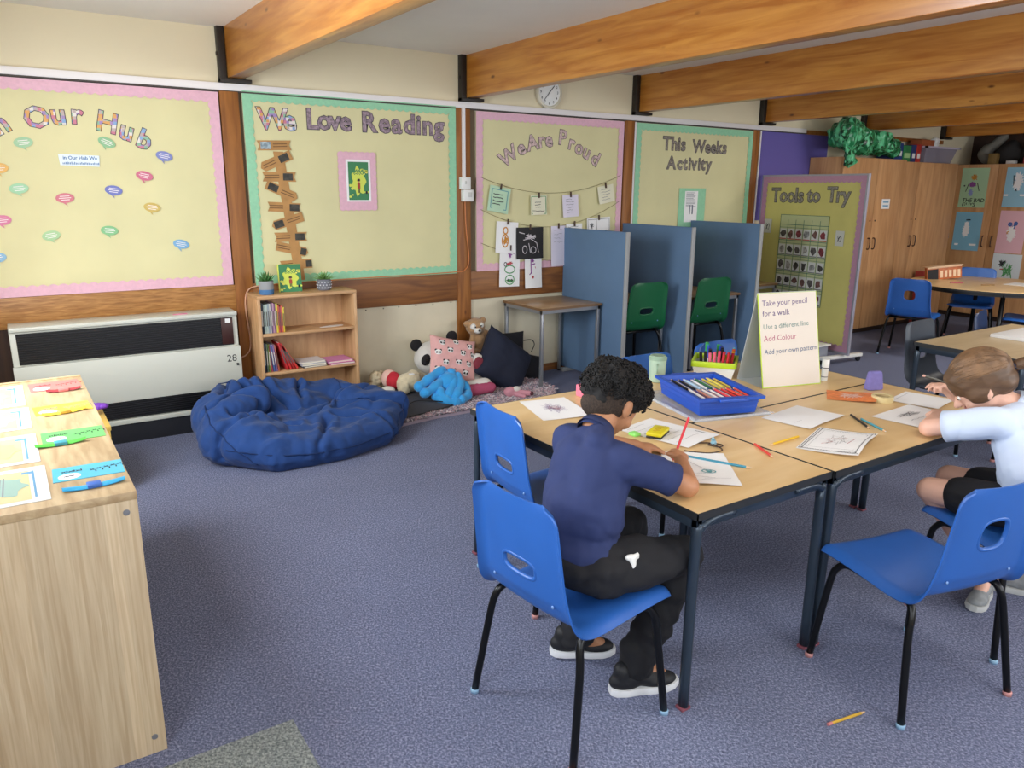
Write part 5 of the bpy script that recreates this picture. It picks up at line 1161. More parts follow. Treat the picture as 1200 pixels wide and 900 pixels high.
for i, (x0, x1, z, c, lb) in enumerate(((8.10, 8.26, 1.99, '223C78', 'dark blue box on the cupboard behind the green bundle'), (8.27, 8.42, 1.97, '2E7A48', 'green patterned box on the middle cupboard'), (8.43, 8.52, 1.98, '2A3A6E', 'narrow navy box next to the red one'), (8.53, 8.62, 1.99, 'B03028', 'red box file on the middle cupboard'))):
    t = thing('box_file', lb, 'box', ((x0+x1)/2, 4.9, 1.802), world=True); zb = 1.802 if x0 > 8.15 else 1.817
    obj('box_body', MB().box(x0, x1, 4.80, 5.0, zb, z, .003), M('bf_%d' % i, c, .5, var=.15, vscale=20), t)
    obj('box_label', MB().box(x0+.02, x1-.02, 4.798, 4.80, zb+.04, zb+.09), white_pl if i != 1 else M('lbl_g', '9CC48A', .5), t)
t = thing('storage_tub', 'translucent grey plastic tub with papers on top of the middle cupboard', 'tub', (9.0, 4.88, 1.802), world=True)
tubm = M('tub_grey', '8C8694', .3, alpha=.75)
mb = MB(); mb.add([(8.68, 4.79, 1.803), (9.24, 4.79, 1.803), (9.24, 5.0, 1.803), (8.68, 5.0, 1.803), (8.64, 4.76, 1.96), (9.30, 4.76, 1.96), (9.30, 5.02, 1.96), (8.64, 5.02, 1.96)], [(3, 2, 1, 0), (0, 1, 5, 4), (1, 2, 6, 5), (2, 3, 7, 6), (3, 0, 4, 7)])
obj('tub_body', mb, tubm, t); obj('tub_rim', MB().box(8.62, 9.34, 4.74, 4.765, 1.955, 1.975).box(8.62, 9.34, 5.015, 5.03, 1.955, 1.975).box(8.62, 8.645, 4.74, 5.03, 1.955, 1.975).box(9.315, 9.34, 4.74, 5.03, 1.955, 1.975), M('tub_rim', 'B9AEBC', .4), t)
for k in range(7): obj('paper_bundle', MB().box(8.72+k*.07, 8.77+k*.07, 4.82, 4.98, 1.81, 1.81+.10+.02*(k % 3)), M('tubp_%d' % (k % 3), ['C9C5CC', '4A4650', 'A8A4AE'][k % 3], .6), t)
obj('crumpled_paper', blob([('s', (9.05, 4.90, 2.03), (.06, .05, .06))], .01, 2, lambda c, n: .02*noise.noise(c*25)), white_pl, smooth=True, label='crumpled white paper ball on top of the plastic tub', cat='paper', center=True)
obj('orange_folder', MB().box(8.72, 8.98, 4.86, 5.0, 1.976, 2.05, .004), M('orange_f', 'A85A34', .6), label='orange-brown folder box on the plastic tub', cat='folder', center=True)
obj('grey_bag', blob([('s', (9.95, 4.75, 1.93), (.07, .08, .12)), ('c', (9.95, 4.72, 1.98), (9.98, 4.58, 2.12), .06, .045)], .014, 3, lambda c, n: .03*noise.noise(c*9)), M('cloth_grey', '6E6A60', .8), smooth=True, label='crumpled grey bag on the left end of the picture cupboard', cat='bag', center=True)
obj('dark_bag', blob([('s', (9.97, 4.50, 1.93), (.12, .14, .14)), ('s', (9.97, 4.26, 1.92), (.10, .12, .12))], .014, 3, lambda c, n: .04*noise.noise(c*7)), M('cloth_black', '1B1714', .8), smooth=True, label='dark bundle on top of the picture cupboard', cat='bag', center=True)
for i, (y, c, h, lb) in enumerate(((4.60, '7A6030', .12, 'small brown box in front of the dark bundle'), (4.40, 'C9C5C0', .035, 'small white carton on the picture cupboard'), (4.22, 'A83A40', .07, 'red and white carton on the picture cupboard'), (4.06, '2F7A4A', .10, 'green carton at the frame edge on the picture cupboard'))):
    obj('carton', MB().box(9.79, 9.86, y-.05, y+.045, 1.806, 1.806+h, .003), M('crt_%d' % i, c, .6), label=lb, cat='carton', center=True)
# orange rail under the boards above the far cupboards (top trim of the wall)
struct('trim_%d' % 60, MB().box(6.9, 9.5, YW-.03, YW, 2.035, 2.075), post_wood)
# open boxed game and paper scraps on the far table
t = thing('boxed_game', 'orange and white boxed game leaning open on the far table', 'box', (7.98, 3.95, .63), world=True)
Tg = Fr((7.93, 4.0, .631), (.80, -.60, .12), (-.07, .10, 1))
obj('carton_box', MB().box(-.17, .17, 0, .13, -.05, 0, .002, T=Tg), M('game_orange', 'B8683A', .5, var=.3, vscale=25), t)
obj('black_label', MB().box(-.165, -.06, .005, .11, .0, .002, T=Tg), ink_k, t)
mb = MB()
for k in range(5): mb.box(-.04+k*.042, -.015+k*.042, .02, .09, .0, .003, T=Tg)
mb.box(-.165, .168, .118, .13, 0, .003, T=Tg); obj('white_blocks', mb, M('game_cream', 'E8C8A4', .5), t)
obj('inner_tray', MB().box(-.17, .17, .13, .137, -.10, .03, .001, T=Tg), M('game_cream', 'E8C8A4', .5), t)
for x, y, c, lb in ((7.72, 3.78, 'C8507A', 'pink pen lying on the far table'), (7.78, 3.52, '9A7A50', 'wooden pencil lying on the far table')):
    obj('pencil', MB().tube([(x-.05, y+.03, .636), (x+.05, y-.04, .636)], .0055, 7), M('pn_'+c, c, .5), label=lb, cat='pencil', center=True, smooth=True)
obj('paper', MB().box(8.0, 8.26, 3.25, 3.48, .6302, .6335), paper_m, label='white paper on the right of the far table', cat='paper', center=True)
obj('paper_stack', MB().box(4.98, 5.40, 1.92, 2.19, .6303, .650, .002), paper_m, label='thick white paper stack on the mid-distance table', cat='paper', center=True)
obj('box_red', MB().box(8.62, 8.68, 4.50, 4.68, 0, .62, .004), M('red_box', 'A8403C', .5), label='tall red folder box standing on the floor by the far cupboards', cat='box', center=True)

# ================================================================== THINGS ON THE TABLE GROUP
TZ = .6303
# clear lid and blue tray
a0 = radians(-25); 
trc = Vector((2.335, 2.055)); tdir = Vector((.33, -.045)); Tt = flat(trc.x+.005, trc.y+.005, TZ-.012, -20)
lid = thing('clear_lid', 'clear plastic lid lying under the blue tray', 'lid', (trc.x-.02, trc.y-.02, .63), world=True)
Tl = flat(trc.x+.0, trc.y+.02, TZ, -14); clr = M('clear_plastic', 'E6EAEE', .12, alpha=.35)
mb = MB().box(-.170, .170, -.215, .215, 0, .003, T=Tl)
for b in ((-.170, -.167, -.215, .215), (.167, .170, -.215, .215), (-.170, .170, -.215, -.212), (-.170, .170, .212, .215)): mb.box(*b, .003, .012, T=Tl)
mb.box(-.180, .180, -.225, -.212, .009, .012, T=Tl); mb.box(-.180, -.167, -.225, .225, .009, .012, T=Tl)
obj('lid_shell', mb, clr, lid)
tray = thing('blue_tray', 'blue plastic tray full of colouring pencils on the back table', 'tray', (trc.x, trc.y, .633), world=True)
trm = M('tray_blue', '1F4FB4', .4); w2, l2, zt, th = .128, .185, .072, .004
zb = .0235; b0, b1 = .92, 1.0
mb = MB()
def ringp(k, z): return [(-w2*k, -l2*k, z), (w2*k, -l2*k, z), (w2*k, l2*k, z), (-w2*k, l2*k, z)]
V = ringp(.93, zb)+ringp(1, zb+zt)+ringp(1.10, zb+zt+.001)+ringp(1.10, zb+zt-.010)+ringp(.97, zb+zt)+ringp(.91, zb+.004)
F_ = [(3, 2, 1, 0)]
for a, b in ((0, 1), (3, 2), (2, 4), (4, 5)):
    for k in range(4): q = (k+1) % 4; F_.append((a*4+k, a*4+q, b*4+q, b*4+k))
F_.append((20, 21, 22, 23))
for k in range(4): q = (k+1) % 4; F_.append((4+k, 4+q, 12+q, 12+k))
mb.add(V, F_, 0, Tt); obj('tray_shell', mb, trm, tray)
obj('grip', MB().box(-.06, .06, -l2*1.10-.018, -l2*1.10+.002, zb+zt-.012, zb+zt+.001, .004, T=Tt), trm, tray); obj('grip', MB().box(-.06, .06, l2*1.10-.002, l2*1.10+.018, zb+zt-.012, zb+zt+.001, .004, T=Tt), trm, tray)
for z in (.35, .6): obj('rib', MB().box(-w2*(.93+.07*z)-.0015, w2*(.93+.07*z)+.0015, -l2*(.93+.07*z)-.0015, l2*(.93+.07*z)+.0015, zb+zt*z, zb+zt*z+.004, T=Tt), trm, tray)
ORD = ['first', 'second', 'third', 'fourth', 'fifth', 'sixth', 'seventh', 'eighth', 'ninth', 'tenth', 'eleventh', 'twelfth', 'thirteenth', 'fourteenth']
pcol = ['E6E4E0', '1A1A22', 'E6E4E0', '1A1A22', 'AFC9DC', 'AFC9DC', 'E6E4E0', '2F6A3E', 'E6E4E0', 'D8C24E', 'E0CC5A', 'E0CC5A', 'C9B04A']
pcol2 = ['E6E4E0', 'E6E4E0', '7A3A2E', 'C08070', 'D8D0CC', 'B8323A', 'E6E0DC', 'D8404A', 'E6E0DC', 'D03430', 'DC4A3A', 'E0603A', 'D84A38']
def pencil(label, P0, P1, c, r=.0042, group=None, tip=None, parent=None, endc=None, name='pencil'):
    P0, P1 = Vector(P0), Vector(P1); d = (P1-P0); L = d.length; d.normalize()
    t = thing(name, label, 'pencil', (P0+P1)/2, group=group, world=True); m = M('pn_'+c, c, .4)
    obj('barrel', MB().tube([P0, P1-d*.018], r, 7), m, t, smooth='auto'); obj('cone', MB().tube([P1-d*.018, P1-d*.005], [r, r*.4], 7), M('pencil_cedar', 'D9B48C', .6), t)
    obj('lead', MB().tube([P1-d*.005, P1], [r*.4, r*.08], 6), M('pn_'+(tip or c), tip or c, .5), t)
    if endc: obj('end_cap', MB().tube([P0-d*.004, P0+d*.012], r*1.05, 8), M('pn_'+endc, endc, .5), t)
    return t
cn = {'E6E4E0': 'white', '1A1A22': 'black', 'AFC9DC': 'pale blue', '2F6A3E': 'green', 'D8C24E': 'yellow', 'E0CC5A': 'yellow', 'C9B04A': 'mustard', '7A3A2E': 'brown', 'C08070': 'tan', 'D8D0CC': 'off-white', 'B8323A': 'crimson', 'E6E0DC': 'white', 'D8404A': 'pink-red', 'D03430': 'red', 'DC4A3A': 'red', 'E0603A': 'orange', 'D84A38': 'orange-red'}
for half, cl in ((1, pcol), (-1, pcol2)):
    for i, c in enumerate(cl):
        x = -.107+i*.0178; y0, y1 = (.006, .160) if half == 1 else (-.160, -.008); z = zb+.056+.004*sin(i*2.1)
        pencil('%s pencil, %s from the left, top layer, %s half of the blue tray' % (cn[c], ORD[i], 'far' if half == 1 else 'near'), Tt @ Vector((x+random.uniform(-.002, .002), y0+random.uniform(-.006, .004), z)), Tt @ Vector((x+random.uniform(-.003, .003), y1+random.uniform(-.008, .003), z+.002)), c, .0050, 'colouring pencils in the blue tray')
        if i % 2 == 0: pencil('hidden pencil under the %s from the left, %s half of the blue tray' % (ORD[i], 'far' if half == 1 else 'near'), Tt @ Vector((x+.009, y0, z-.012)), Tt @ Vector((x+.008, y1, z-.012)), cl[-1-i], .0050, 'colouring pencils in the blue tray')
obj('pencil_bed', MB().box(-.112, .112, -.165, .165, zb+.005, zb+.036, T=Tt), M('bed_white', 'C9C6C2', .7), tray)
# lime tub of felt pens
tb = Vector((2.79, 2.42)); Tb = flat(tb.x, tb.y, TZ, 38)
t = thing('pen_tub', 'lime green and white tub full of felt pens on the back table', 'tub', (tb.x, tb.y, .63), world=True)
lime = M('lime_plastic', 'B9D42A', .4); k = .098
mb = MB(); V = [(-k*.85, -k*.85, 0), (k*.85, -k*.85, 0), (k*.85, k*.85, 0), (-k*.85, k*.85, 0), (-k, -k, .054), (k, -k, .054), (k, k, .054), (-k, k, .054)]
mb.add(V, [(3, 2, 1, 0), (0, 1, 5, 4), (1, 2, 6, 5), (2, 3, 7, 6), (3, 0, 4, 7)], 0, Tb); obj('tub_body', mb, white_pl, t)
obj('tub_rim', MB().box(-k*1.06, k*1.06, -k*1.06, -k*.94, .050, .077, .002, T=Tb).box(-k*1.06, k*1.06, k*.94, k*1.06, .050, .077, .002, T=Tb).box(-k*1.06, -k*.94, -k*1.06, k*1.06, .050, .077, .002, T=Tb).box(k*.94, k*1.06, -k*1.06, k*1.06, .050, .077, .002, T=Tb), lime, t)
Tq = Fr(Tb @ Vector((-k*.75, -k*.97, .022)), Tb.to_3x3() @ Vector((1, 0, 0)), (0, 0, 1)); mb = MB()
for q in range(5): mb.stroke([(q*.028+.010*cos(a), .010+.010*sin(a)) for a in (0, 1.2, 2.4, 3.6, 4.8)], .004, .003, T=Tq); obj('print', mb, ink_k, t, smooth=False)
pens = [('17171C', 'black'), ('17171C', 'black'), ('E07088', 'pink'), ('E0607A', 'pink'), ('D84A68', 'rose'), ('C0283A', 'red'), ('B8202E', 'red'), ('B01E2C', 'red'), ('E8B81E', 'yellow'), ('E8C02A', 'yellow'), ('E8641E', 'orange'), ('E8561E', 'orange'), ('6FBFE0', 'light blue'), ('5FB2DA', 'light blue')]
pback = [('17171C', 'black'), ('17171C', 'black'), ('24389C', 'blue'), ('2A50B8', 'blue'), ('2450A8', 'blue'), ('1F8A8A', 'teal'), ('2A9A4A', 'green'), ('2A9A4A', 'green'), ('30A850', 'green'), ('3AA860', 'green')]
for rr, cl in ((-1, pens), (0, pback), (1, pback)):
    for i, (c, nm) in enumerate(cl):
        q = (i+.5)/len(cl)
        if rr < 0: lx, ly = (-k*.82, k*(.75-1.5*q*2)) if q < .5 else (k*(-.75+1.5*(q-.5)*2), -k*.82)
        else: lx, ly = k*(-.6+1.3*q), k*(-.35+.55*rr)+k*.3*q
        b = Tb @ Vector((lx*.85, ly*.85, .004)); top = Tb @ Vector((lx*1.02, ly*1.02, .122+random.uniform(-.006, .006)+(.012 if rr >= 0 else 0)))
        p = thing('felt_pen', '%s felt pen standing %s in the %s row of the lime tub' % (nm, ORD[i], ['front', 'middle', 'back'][rr+1]), 'pen', b, world=True, group='felt pens in the lime tub')
        obj('barrel', MB().tube([b, b.lerp(top, .6)], .0062, 8), white_pl, p, smooth=True); obj('cap', MB().tube([b.lerp(top, .58), top], [.0075, .0070], 8), M('fp_'+c, c, .35), p, smooth='auto')
# mint travel cup
t = thing('travel_cup', 'pale green lidded travel cup standing behind the boy\'s head', 'cup', (2.50, 2.44, .63)); t.location = (2.445, 2.455, .6305)
obj('cup_body', MB().lathe([(.030, 0), (.034, .003), (.040, .105), (.040, .108), (.036, .108), (0, .1)], 28), M('mint_cup', 'A9BFA8', .45), t)
obj('lid', MB().lathe([(.042, .104), (.042, .116), (.037, .120), (.035, .124), (.0, .124)], 28), M('mint_lid', '8FA890', .45), t)
obj('handle', MB().tube(smoothpath([(-.028, -.028, .09), (-.045, -.045, .08), (-.043, -.043, .055), (-.026, -.026, .05)], 4), .004, 7), M('mint_lid', '8FA890', .45), t, smooth=True)
# flip board
fA, fB = Vector((2.755, 2.108, TZ)), Vector((3.062, 2.028, TZ)); fx = (fB-fA).normalized(); fb = Vector((-fx.y, fx.x, 0)); hh = .415; fw = (fB-fA).length
t = thing('flip_board', 'standing cream and lime flip board with handwritten drawing instructions', 'board', (2.93, 2.15, .63), world=True)
ridge = fA+fb*.095+Vector((0, 0, hh)); up1 = (ridge-fA).normalized(); Tf = Fr(fA, fx, up1); Lf = (ridge-fA).length
obj('front_leaf', MB().box(0, fw, 0, Lf, -.003, 0, T=Tf), lime, t); obj('front_sheet', MB().box(.004, fw-.004, .004, Lf-.004, 0, .0012, T=Tf), M('flip_cream', 'DDD3C6', .45), t)
bk0 = fA+fb*.19; Tk = Fr(bk0, fx, (ridge-bk0).normalized()); obj('back_leaf', MB().box(0, fw, 0, Lf, -.002, .001, T=Tk), M('flip_grey', 'BFC2C4', .5), t)
obj('base_leaf', MB().add([fA+Vector((0, 0, .001)), fB+Vector((0, 0, .001)), fB+fb*.19+Vector((0, 0, .001)), bk0+Vector((0, 0, .001))], [(0, 1, 2, 3)]), M('flip_grey', 'BFC2C4', .5), t, smooth=False)
for s, v, m_, sz, rot in (('Take your pencil', .365, M('pen_purple', '6E5A8A', .7), .0405, .06), ('for a walk', .320, M('pen_violet', '5E4A80', .7), .0405, .05), ('Use a different line', .262, M('pen_teal', '6A8E88', .7), .036, .07), ('Add Colour', .208, M('pen_pink', 'B8607E', .7), .040, .06), ('Add your own pattern', .150, M('pen_blue', '3F5C84', .7), .035, .06)):
    mb = MB(); text(mb, s, sz*.9, Tf, off=-.001, u=.018, v=v, w=.0018, rot=rot*.5, shear=.08); obj('handwriting', mb, m_, t, smooth=False)
t = thing('glue_stick', 'white glue stick standing right of the flip board', 'glue stick', (3.125, 2.055, TZ))
obj('tube', MB().lathe([(.0145, 0), (.015, .002), (.015, .062), (.0, .062)], 18), white_pl, t); obj('cap', MB().lathe([(.0165, .064), (.0168, .100), (.016, .102), (0, .102)], 18), M('glue_cap', 'EFEFEC', .35), t); obj('base_ring', MB().lathe([(.0152, .060), (.0152, .064)], 18), ink_k, t); obj('label_band', MB().lathe([(.0152, .018), (.0152, .022)], 18), ink_g, t)
# papers
def lying_sheet(lb, cx, cy, w, h, deg, m, prints, curl=.004, z=0, name='drawing_sheet'):
    T = flat(cx, cy, TZ+z, deg) @ Matrix.Translation((0, h/2, .001))
    return sheet(name, lb, 'paper', T, w, h, m, None, curl=curl, prints=prints, peg=False, thick=.0003)
lying_sheet('white paper with a pencil scribble at the far left of the boy\'s table', 1.775, 2.345, .28, .20, 75, paper_m, (('scribble', M('scrib_mauve', '9A8AA8', .8), scrib(.5, .5, .3, .28, loops=6), .0016), ('red_scribble', PR, scrib(.5, .5, .2, .15, loops=2), .0014)))
lying_sheet('white worksheet under the yellow tin, beside the boy\'s chin', 1.94, 1.875, .21, .297, 12, paper_m, (('writing', ink_g, lines(7, .1, .85, .1, .8, .01), .0012), ('name', ink_k, [[(.9, .7), (.9, .86)]], .004)))
lying_sheet('white paper the boy is drawing on with a teal shape', 1.76, 1.56, .21, .297, -38, paper_m, (('teal_print', PC, ell(.62, .62, .10, .05)+scrib(.62, .62, .07, .04), .004), ('pencil_lines', ink_g, [[(.3, .2), (.6, .6)], [(.5, .85), (.9, .8)]]+lines(3, .3, .7, .7, .9), .0012)), z=.0006)
lying_sheet('blank white sheet at the middle of the front right table', 2.53, 1.735, .275, .20, 8, paper_m, (('faint_lines', ink_g, [[(.1, .6), (.3, .62)]], .001),))
lying_sheet('bordered drawing sheet with a red mountain line, near edge of the table', 2.365, 1.475, .30, .20, 20, paper_m, (('border_print', ink_k, rect(.03, .03, .97, .97)+[[(.06+.004*(k % 2)*3, .05+.9*k/40) for k in range(41)], [(.94-.012*(k % 2), .05+.9*k/40) for k in range(41)]]+[[(.05+.9*k/40, .06+.02*(k % 2)) for k in range(41)], [(.05+.9*k/40, .94-.02*(k % 2)) for k in range(41)]], .0022), ('pencil_lines', ink_g, scrib(.5, .5, .3, .3, loops=3)+rect(.13, .13, .87, .87), .001), ('red_print', PR, [[(.3, .3), (.4, .45), (.5, .3), (.62, .6)], [(.35, .7), (.6, .75)]], .0022)), curl=.016)
lying_sheet('white paper the girl is drawing on', 2.92, 1.50, .297, .21, 3, paper_m, (('pencil_lines', ink_g, scrib(.5, .35, .3, .12, loops=4)+lines(2, .2, .7, .6, .8), .0016),))
lying_sheet('white paper under the girl\'s face', 3.17, 1.62, .21, .20, 10, paper_m, (('pencil_lines', ink_g, [[(.1, .1), (.9, .1)]], .0015),), z=.0005)
lying_sheet('orange crayoned paper shape near the masking tape', 2.965, 1.815, .17, .19, 35, M('orange_paper', 'E28248', .6, var=.2, vscale=40), (('pink_scribble', M('scrib_pink', 'EBC4B4', .8), scrib(.5, .5, .3, .3, loops=6), .006), ('red_scribble', PR, scrib(.55, .5, .15, .1, loops=3), .003)), curl=.010)
t = thing('tape_roll', 'roll of cream masking tape lying on the table', 'tape', (3.02, 1.705, TZ)); obj('roll', MB().lathe([(.030, 0), (.043, 0), (.0435, .012), (.043, .024), (.030, .024), (.030, 0)], 36), M('tape_cream', 'DCCB96', .5), t); obj('core', MB().lathe([(.028, .001), (.030, .001), (.030, .023), (.028, .023), (.028, .001)], 36), M('tape_core', 'B8A070', .7), t)
t = thing('purple_block', 'purple foam wedge-shaped block standing on the table', 'block', (3.165, 1.835, TZ), radians(-20))
mb = MB(); mb.box(-.040, .040, -.022, .022, 0, .085, .010); mb.v = [(v[0]*(1-.25*v[2]/.085), v[1]*(1-.45*v[2]/.085), v[2]) for v in mb.v]
obj('foam', mb, M('foam_purple', '7A72AE', .95, var=.08, vscale=60, bump=.3, bscale=300), t)
# yellow tin, glasses-like tangle, pencils
t = thing('yellow_tin', 'small yellow and black box lying in front of the boy', 'box', (1.885, 1.872, TZ), world=True)
Ty = flat(1.885, 1.872, TZ+.002, 28); obj('lower_half', MB().box(-.052, .052, -.028, .028, 0, .008, .003, T=Ty), black_m, t); obj('upper_half', MB().box(-.052, .052, -.028, .028, .008, .022, .004, T=Ty), M('tin_yellow', 'D8C81E', .5), t)
obj('print', MB().stroke([(-.03+k*.006, .012*sin(k*1.7)) for k in range(11)], .003, .0224, T=Ty), M('tin_red', 'B86A2A', .5), t, smooth=False)
obj('green_eraser', MB().box(1.80, 1.83, 1.90, 1.935, TZ, TZ+.012, .003), M('neon_green', '8FE070', .4), label='small bright green eraser behind the yellow box', cat='eraser', center=True)
t = thing('corded_charm', 'small blue charm on a tangled brown cord', 'charm', (1.95, 1.69, .63), world=True)
obj('cord', MB().tube([p+Vector((0, 0, .001)) for p in smoothpath([(1.985, 1.80, .632), (1.96, 1.755, .632), (1.935, 1.74, .632), (1.975, 1.70, .634), (1.99, 1.665, .634), (1.96, 1.655, .636), (1.945, 1.69, .636), (1.965, 1.685, .636), (1.955, 1.635, .632), (1.90, 1.635, .632), (1.865, 1.665, .632), (1.84, 1.70, .632)], 5)], .0022, 6), M('cord_brown', '3A2A22', .7), t, smooth=True)
obj('charm', MB().ball((1.972, 1.690, .640), (.012, .010, .009)).lathe([(.009, 0), (.0, .014)], 12, T=Matrix.Translation((1.98, 1.70, .645))), M('charm_blue', '7FA8B8', .4), t, smooth=True)
pz = TZ+.0045
pencil('teal colouring pencil lying by the boy\'s drawing', (1.80, 1.66, pz), (1.895, 1.462, pz), '3F8FA8', .0042, tip='A8B8C0')
pencil('short red pencil lying across the table seam', (2.093, 1.612, pz+.0004), (2.035, 1.488, pz), 'D0403A', .0045, tip='E0A090')
pencil('yellow pencil left of the bordered drawing', (2.295, 1.585, pz), (2.128, 1.580, pz), 'E0B41E', .0042)
pencil('black pencil beside the teal one on the front right table', (2.705, 1.645, pz), (2.600, 1.500, pz), '1A1A1E', .0042)
pencil('teal pencil touching the black one on the front right table', (2.688, 1.590, pz), (2.618, 1.447, pz), '4F9AA8', .0042, tip='E0E0E0')
pencil('stub of pencil lying on the carpet right foreground', (1.806, 1.049, .0045), (1.945, 1.023, .0045), 'C9A23A', .0042, endc='C87A7A')
obj('eraser', MB().box(1.975, 2.0, 2.40, 2.46, TZ, TZ+.05, .003), M('eraser_pink', 'E87A90', .5), label='pink eraser block standing just left of the boy\'s head', cat='eraser', center=True)

# ================================================================== PEOPLE
def V3(*a): return Vector(a)
def hand_prims(wrist, kn, nrm, side, curl, L=.135, thumb_to=None, s=1.0):
    """wrist point, direction to the knuckles, palm normal (palm side), side (across palm, towards the thumb)"""
    d = Vector(kn).normalized(); n = Vector(nrm).normalized(); n = (n-d*n.dot(d)).normalized(); sd = d.cross(n)
    if sd.dot(Vector(side)) < 0: sd = -sd
    wrist = Vector(wrist); pl = .062*s; P = []
    for k, w in ((-.022, .0135), (-.0075, .0145), (.0075, .0145), (.021, .0135)):
        P.append(('c', wrist+d*.010+sd*k*.55*s, wrist+d*pl+sd*k*s, .0155*s, w*.85*s))
    lens = (.042, .050, .047, .037); offs = (.024, .008, -.008, -.023)
    for i in range(4):
        base = wrist+d*pl+sd*offs[i]*s; ang = 0; p = base; Lf = lens[i]*s*1.15
        cu = curl[i] if isinstance(curl, (list, tuple)) else curl
        for seg, (f, r0, r1) in enumerate(((.45, .0078, .0072), (.32, .0072, .0066), (.25, .0066, .0056))):
            ang += cu*(.8, 1.1, .7)[seg]; dd = d*cos(ang)+n*sin(ang); q = p+dd*Lf*f+sd*(.0015*(1.5-i))*s
            P.append(('c', p, q, r0*s, r1*s)); p = q
    tb = wrist+d*.022*s+sd*.024*s
    t1 = tb+(d*.55+sd*.55+n*.45).normalized()*.028*s; t2 = (t1+(d*.9+n*.45-sd*.05).normalized()*.026*s) if thumb_to is None else Vector(thumb_to)
    P += [('c', wrist+d*.012*s+sd*.012*s, tb, .013*s, .0115*s), ('c', tb, t1, .0115*s, .0092*s), ('c', t1, t2, .0092*s, .0072*s)]
    return P
def head_prims(c, R, s=1.0):
    """R: head axes matrix (x right, y forward, z up), c centre of the skull"""
    f = lambda x, y, z: c+R @ Vector((x, y, z))*s
    e = R.to_euler()
    P = [('s', f(0, -.008, .018), (.070*s, .086*s, .078*s), e), ('s', f(0, .012, -.030), (.056*s, .062*s, .066*s), e), ('s', f(0, .030, -.068), (.036*s, .036*s, .026*s), e),
         ('s', f(0, .048, -.005), (.052*s, .032*s, .040*s), e), ('s', f(.030, .050, -.036), (.022*s, .022*s, .024*s), e), ('s', f(-.030, .050, -.036), (.022*s, .022*s, .024*s), e),
         ('c', f(0, .074, -.004), f(0, .092, -.030), .008*s, .0115*s), ('s', f(.009, .084, -.034), (.007*s, .007*s, .006*s)), ('s', f(-.009, .084, -.034), (.007*s, .007*s, .006*s)),
         ('c', f(-.014, .072, -.056), f(.014, .072, -.056), .0065*s, .0065*s)]
    for sg in (-1, 1):
        P += [('s', f(sg*.070, -.004, -.016), (.007*s, .017*s, .024*s), e), ('s', f(sg*.074, -.010, -.004), (.006*s, .015*s, .016*s), e), ('s', f(sg*.068, .000, -.034), (.006*s, .009*s, .010*s), e)]
    return P, f
def face_bits(t, c, R, s, brow, lip):
    f = lambda x, y, z: c+R @ Vector((x, y, z))*s
    for sg in (-1, 1):
        e = obj('eye', MB().ball(f(sg*.028, .074, -.004), .0105*s, 14, 9), M('eye_white', 'E8E4E0', .25), t, smooth=True)
        obj('iris', MB().ball(f(sg*.028, .0815, -.006), .0052*s, 12, 7), M('iris_brown', '2A1A12', .2), e, smooth=True)
        obj('eyebrow', MB().tube([f(sg*.014, .0835, .016), f(sg*.028, .083, .020), f(sg*.044, .074, .016)], .0024*s, 6), brow, t, smooth=True)
    obj('lips', MB().tube([f(-.018, .075, -.056), f(-.006, .0805, -.054), f(.006, .0805, -.054), f(.018, .075, -.056)], .0034*s, 8), lip, t, smooth=True)
def axes(fwd, up):
    y = Vector(fwd).normalized(); z = Vector(up); z = (z-y*z.dot(y)).normalized(); x = y.cross(z); return Matrix(((x.x, y.x, z.x), (x.y, y.y, z.y), (x.z, y.z, z.z)))
def shoe(t, heel, toe, up, m, sole, s=1.0, stripe=None):
    heel, toe = Vector(heel), Vector(toe); d = (toe-heel).normalized(); L = (toe-heel).length; upv = Vector(up); upv = (upv-d*upv.dot(d)).normalized(); sd = d.cross(upv)
    R = Matrix(((sd.x, d.x, upv.x), (sd.y, d.y, upv.y), (sd.z, d.z, upv.z)))
    f = lambda x, y, z: heel+R @ Vector((x, y, z)); e = R.to_euler()
    P = [('s', f(0, L*.22, .040), (.030*s, L*.26, .034*s), e), ('s', f(0, L*.70, .030), (.034*s, L*.30, .024*s), e), ('c', f(0, L*.18, .045), f(0, L*.16, .075*s), .029*s, .028*s), ('c', f(0, L*.3, .05), f(0, L*.7, .036), .028*s, .026*s)]
    o = obj('shoe', blob(P, .006, 4), m, t, smooth=True)
    outl = [(0.030*s*w, L*y) for y, w in ((-.02, .45), (.05, .85), (.2, 1.0), (.4, .93), (.6, 1.1), (.8, 1.12), (.93, .85), (1.02, .35))]
    ring_ = outl+[(-a, b) for a, b in reversed(outl)]; n = len(ring_)
    lift = lambda y: .006*(abs(y/L-.45)*1.6)**3
    mb = MB(); mb.add([f(a*1.02, b, lift(b)) for a, b in ring_]+[f(a*1.10, b, .008+lift(b)) for a, b in ring_]+[f(a*1.02, b, .022+lift(b)) for a, b in ring_], [tuple(range(n-1, -1, -1))]+[(k*n+i, k*n+(i+1) % n, (k+1)*n+(i+1) % n, (k+1)*n+i) for k in (0, 1) for i in range(n)]+[tuple(range(2*n, 3*n))])
    obj('sole', mb, sole, o, smooth='auto')
    for k in range(4): obj('lace', MB().tube([f(-.014*s, L*(.42+.09*k), .066-.006*k), f(0, L*(.42+.09*k), .071-.006*k), f(.014*s, L*(.42+.09*k), .066-.006*k)], .0028, 5), stripe or m, o, smooth=True)
    return o

